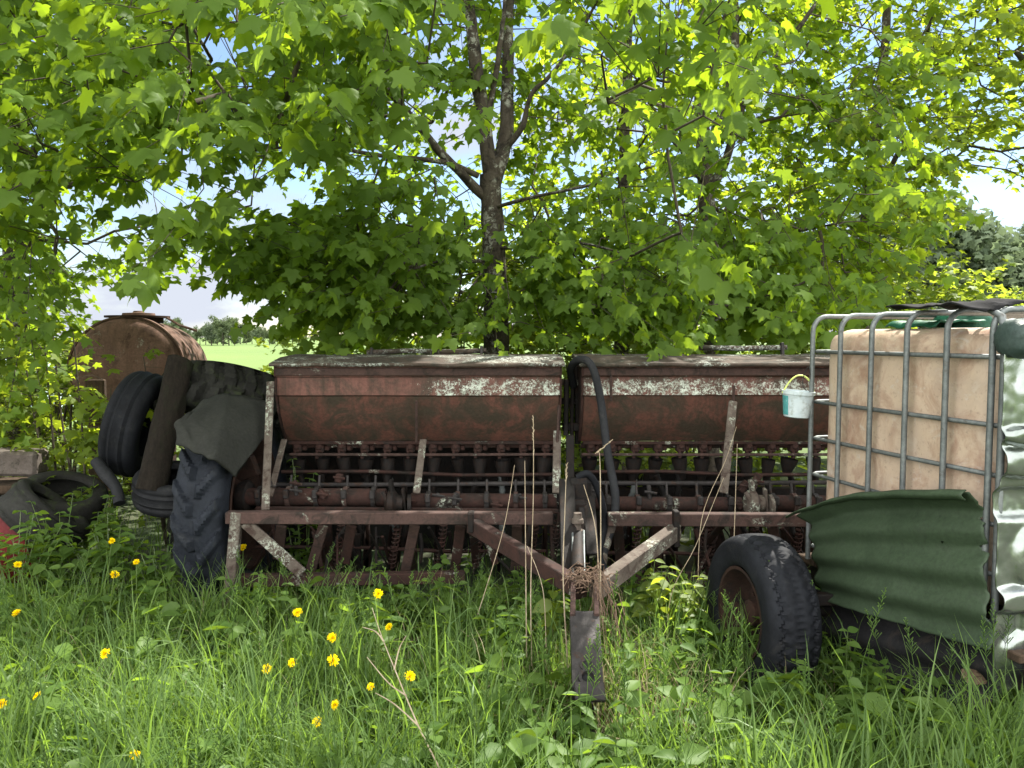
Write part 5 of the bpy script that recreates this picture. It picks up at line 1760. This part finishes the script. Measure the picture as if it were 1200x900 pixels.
p1, p2, p3 = far_proto(M['farleaf']), far_proto(M['farleaf_dark']), far_proto(M['bush_leaf'])
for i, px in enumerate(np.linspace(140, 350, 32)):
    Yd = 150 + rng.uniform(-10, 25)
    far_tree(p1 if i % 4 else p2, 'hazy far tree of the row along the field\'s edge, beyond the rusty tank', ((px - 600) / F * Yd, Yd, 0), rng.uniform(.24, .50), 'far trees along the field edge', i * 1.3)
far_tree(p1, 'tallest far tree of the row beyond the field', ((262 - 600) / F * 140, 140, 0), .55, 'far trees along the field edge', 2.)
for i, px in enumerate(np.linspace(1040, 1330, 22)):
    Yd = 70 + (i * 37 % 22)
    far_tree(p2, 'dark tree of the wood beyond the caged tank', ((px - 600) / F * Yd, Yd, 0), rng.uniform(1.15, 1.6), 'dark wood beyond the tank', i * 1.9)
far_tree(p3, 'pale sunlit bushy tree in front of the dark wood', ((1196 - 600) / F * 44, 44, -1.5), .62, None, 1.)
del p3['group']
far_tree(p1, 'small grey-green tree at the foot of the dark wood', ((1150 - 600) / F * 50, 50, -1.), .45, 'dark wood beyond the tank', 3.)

# ------------------------------------------------------------------ light
sl = bpy.data.lights.new('sun', 'SUN'); sl.energy = 4.8; sl.angle = math.radians(.55); sl.color = (1, .95, .86)
so = bpy.data.objects.new('sun', sl); COL.objects.link(so)
so.rotation_euler = sd.to_track_quat('Z', 'Y').to_euler()
W = bpy.data.worlds.new('World'); sc.world = W; W.use_nodes = True
nt = W.node_tree; nt.nodes.clear()
out = nt.nodes.new('ShaderNodeOutputWorld'); bg = nt.nodes.new('ShaderNodeBackground'); bg.inputs[1].default_value = .065
sky = nt.nodes.new('ShaderNodeTexSky'); sky.sky_type = 'NISHITA'; sky.sun_disc = False; sky.sun_elevation = SUN_EL; sky.sun_rotation = SUN_AZ
sky.air_density = 1.; sky.dust_density = .25; sky.ozone_density = 1.5
tc_ = nt.nodes.new('ShaderNodeTexCoord')
mp = nt.nodes.new('ShaderNodeMapping'); mp.inputs['Scale'].default_value = (1, 1, 2.6)
nt.links.new(tc_.outputs['Generated'], mp.inputs[0])
no = nt.nodes.new('ShaderNodeTexNoise'); no.inputs['Scale'].default_value = 2.4; no.inputs['Detail'].default_value = 8; no.inputs['Roughness'].default_value = .55
nt.links.new(mp.outputs[0], no.inputs['Vector'])
sx = nt.nodes.new('ShaderNodeSeparateXYZ'); nt.links.new(tc_.outputs['Generated'], sx.inputs[0])
mz = nt.nodes.new('ShaderNodeMapRange'); mz.inputs[1].default_value = .02; mz.inputs[2].default_value = .55; mz.inputs[3].default_value = .34; mz.inputs[4].default_value = .12
nt.links.new(sx.outputs[2], mz.inputs[0])
ad = nt.nodes.new('ShaderNodeMath'); ad.operation = 'ADD'; nt.links.new(no.outputs['Fac'], ad.inputs[0]); nt.links.new(mz.outputs[0], ad.inputs[1])
mb0 = nt.nodes.new('ShaderNodeMath'); mb0.operation = 'MULTIPLY_ADD'; mb0.inputs[1].default_value = -.28; nt.links.new(sx.outputs[1], mb0.inputs[0]); nt.links.new(ad.outputs[0], mb0.inputs[2])
ad = mb0
cr = nt.nodes.new('ShaderNodeValToRGB'); cr.color_ramp.elements[0].position = .50; cr.color_ramp.elements[1].position = .64
nt.links.new(ad.outputs[0], cr.inputs[0])
mx = nt.nodes.new('ShaderNodeMix'); mx.data_type = 'RGBA'
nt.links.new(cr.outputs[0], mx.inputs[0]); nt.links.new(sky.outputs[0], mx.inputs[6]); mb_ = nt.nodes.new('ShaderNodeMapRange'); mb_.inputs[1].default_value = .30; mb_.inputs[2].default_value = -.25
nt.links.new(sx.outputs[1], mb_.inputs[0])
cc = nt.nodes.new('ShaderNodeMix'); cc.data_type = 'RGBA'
nt.links.new(mb_.outputs[0], cc.inputs[0]); cc.inputs[6].default_value = (3.6, 3.85, 4.4, 1); cc.inputs[7].default_value = (20.5, 20.3, 20, 1)  # unseen clouds behind the camera brightened far past those ahead, as fill light
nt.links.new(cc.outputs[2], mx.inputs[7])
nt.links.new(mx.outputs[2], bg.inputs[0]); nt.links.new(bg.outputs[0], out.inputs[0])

# ------------------------------------------------------------------ camera and render settings
cam = bpy.data.cameras.new('camera'); co_ = bpy.data.objects.new('camera', cam); COL.objects.link(co_)
cam.sensor_width = 36; cam.lens = 36 * F / 1200; cam.clip_start = .05; cam.clip_end = 6000
co_.location = (0, 0, H); co_.rotation_euler = (PI / 2 - PITCH, 0, 0)
sc.camera = co_
sc.view_settings.view_transform = 'Standard'; sc.view_settings.look = 'None'; sc.view_settings.gamma = 1
sc.view_settings.exposure = 1.7
sc.render.engine = 'CYCLES'
cy = sc.cycles
cy.use_denoising = True
cy.max_bounces = 8; cy.diffuse_bounces = 4; cy.transmission_bounces = 6; cy.glossy_bounces = 3; cy.transparent_max_bounces = 8
cy.sample_clamp_indirect = 6
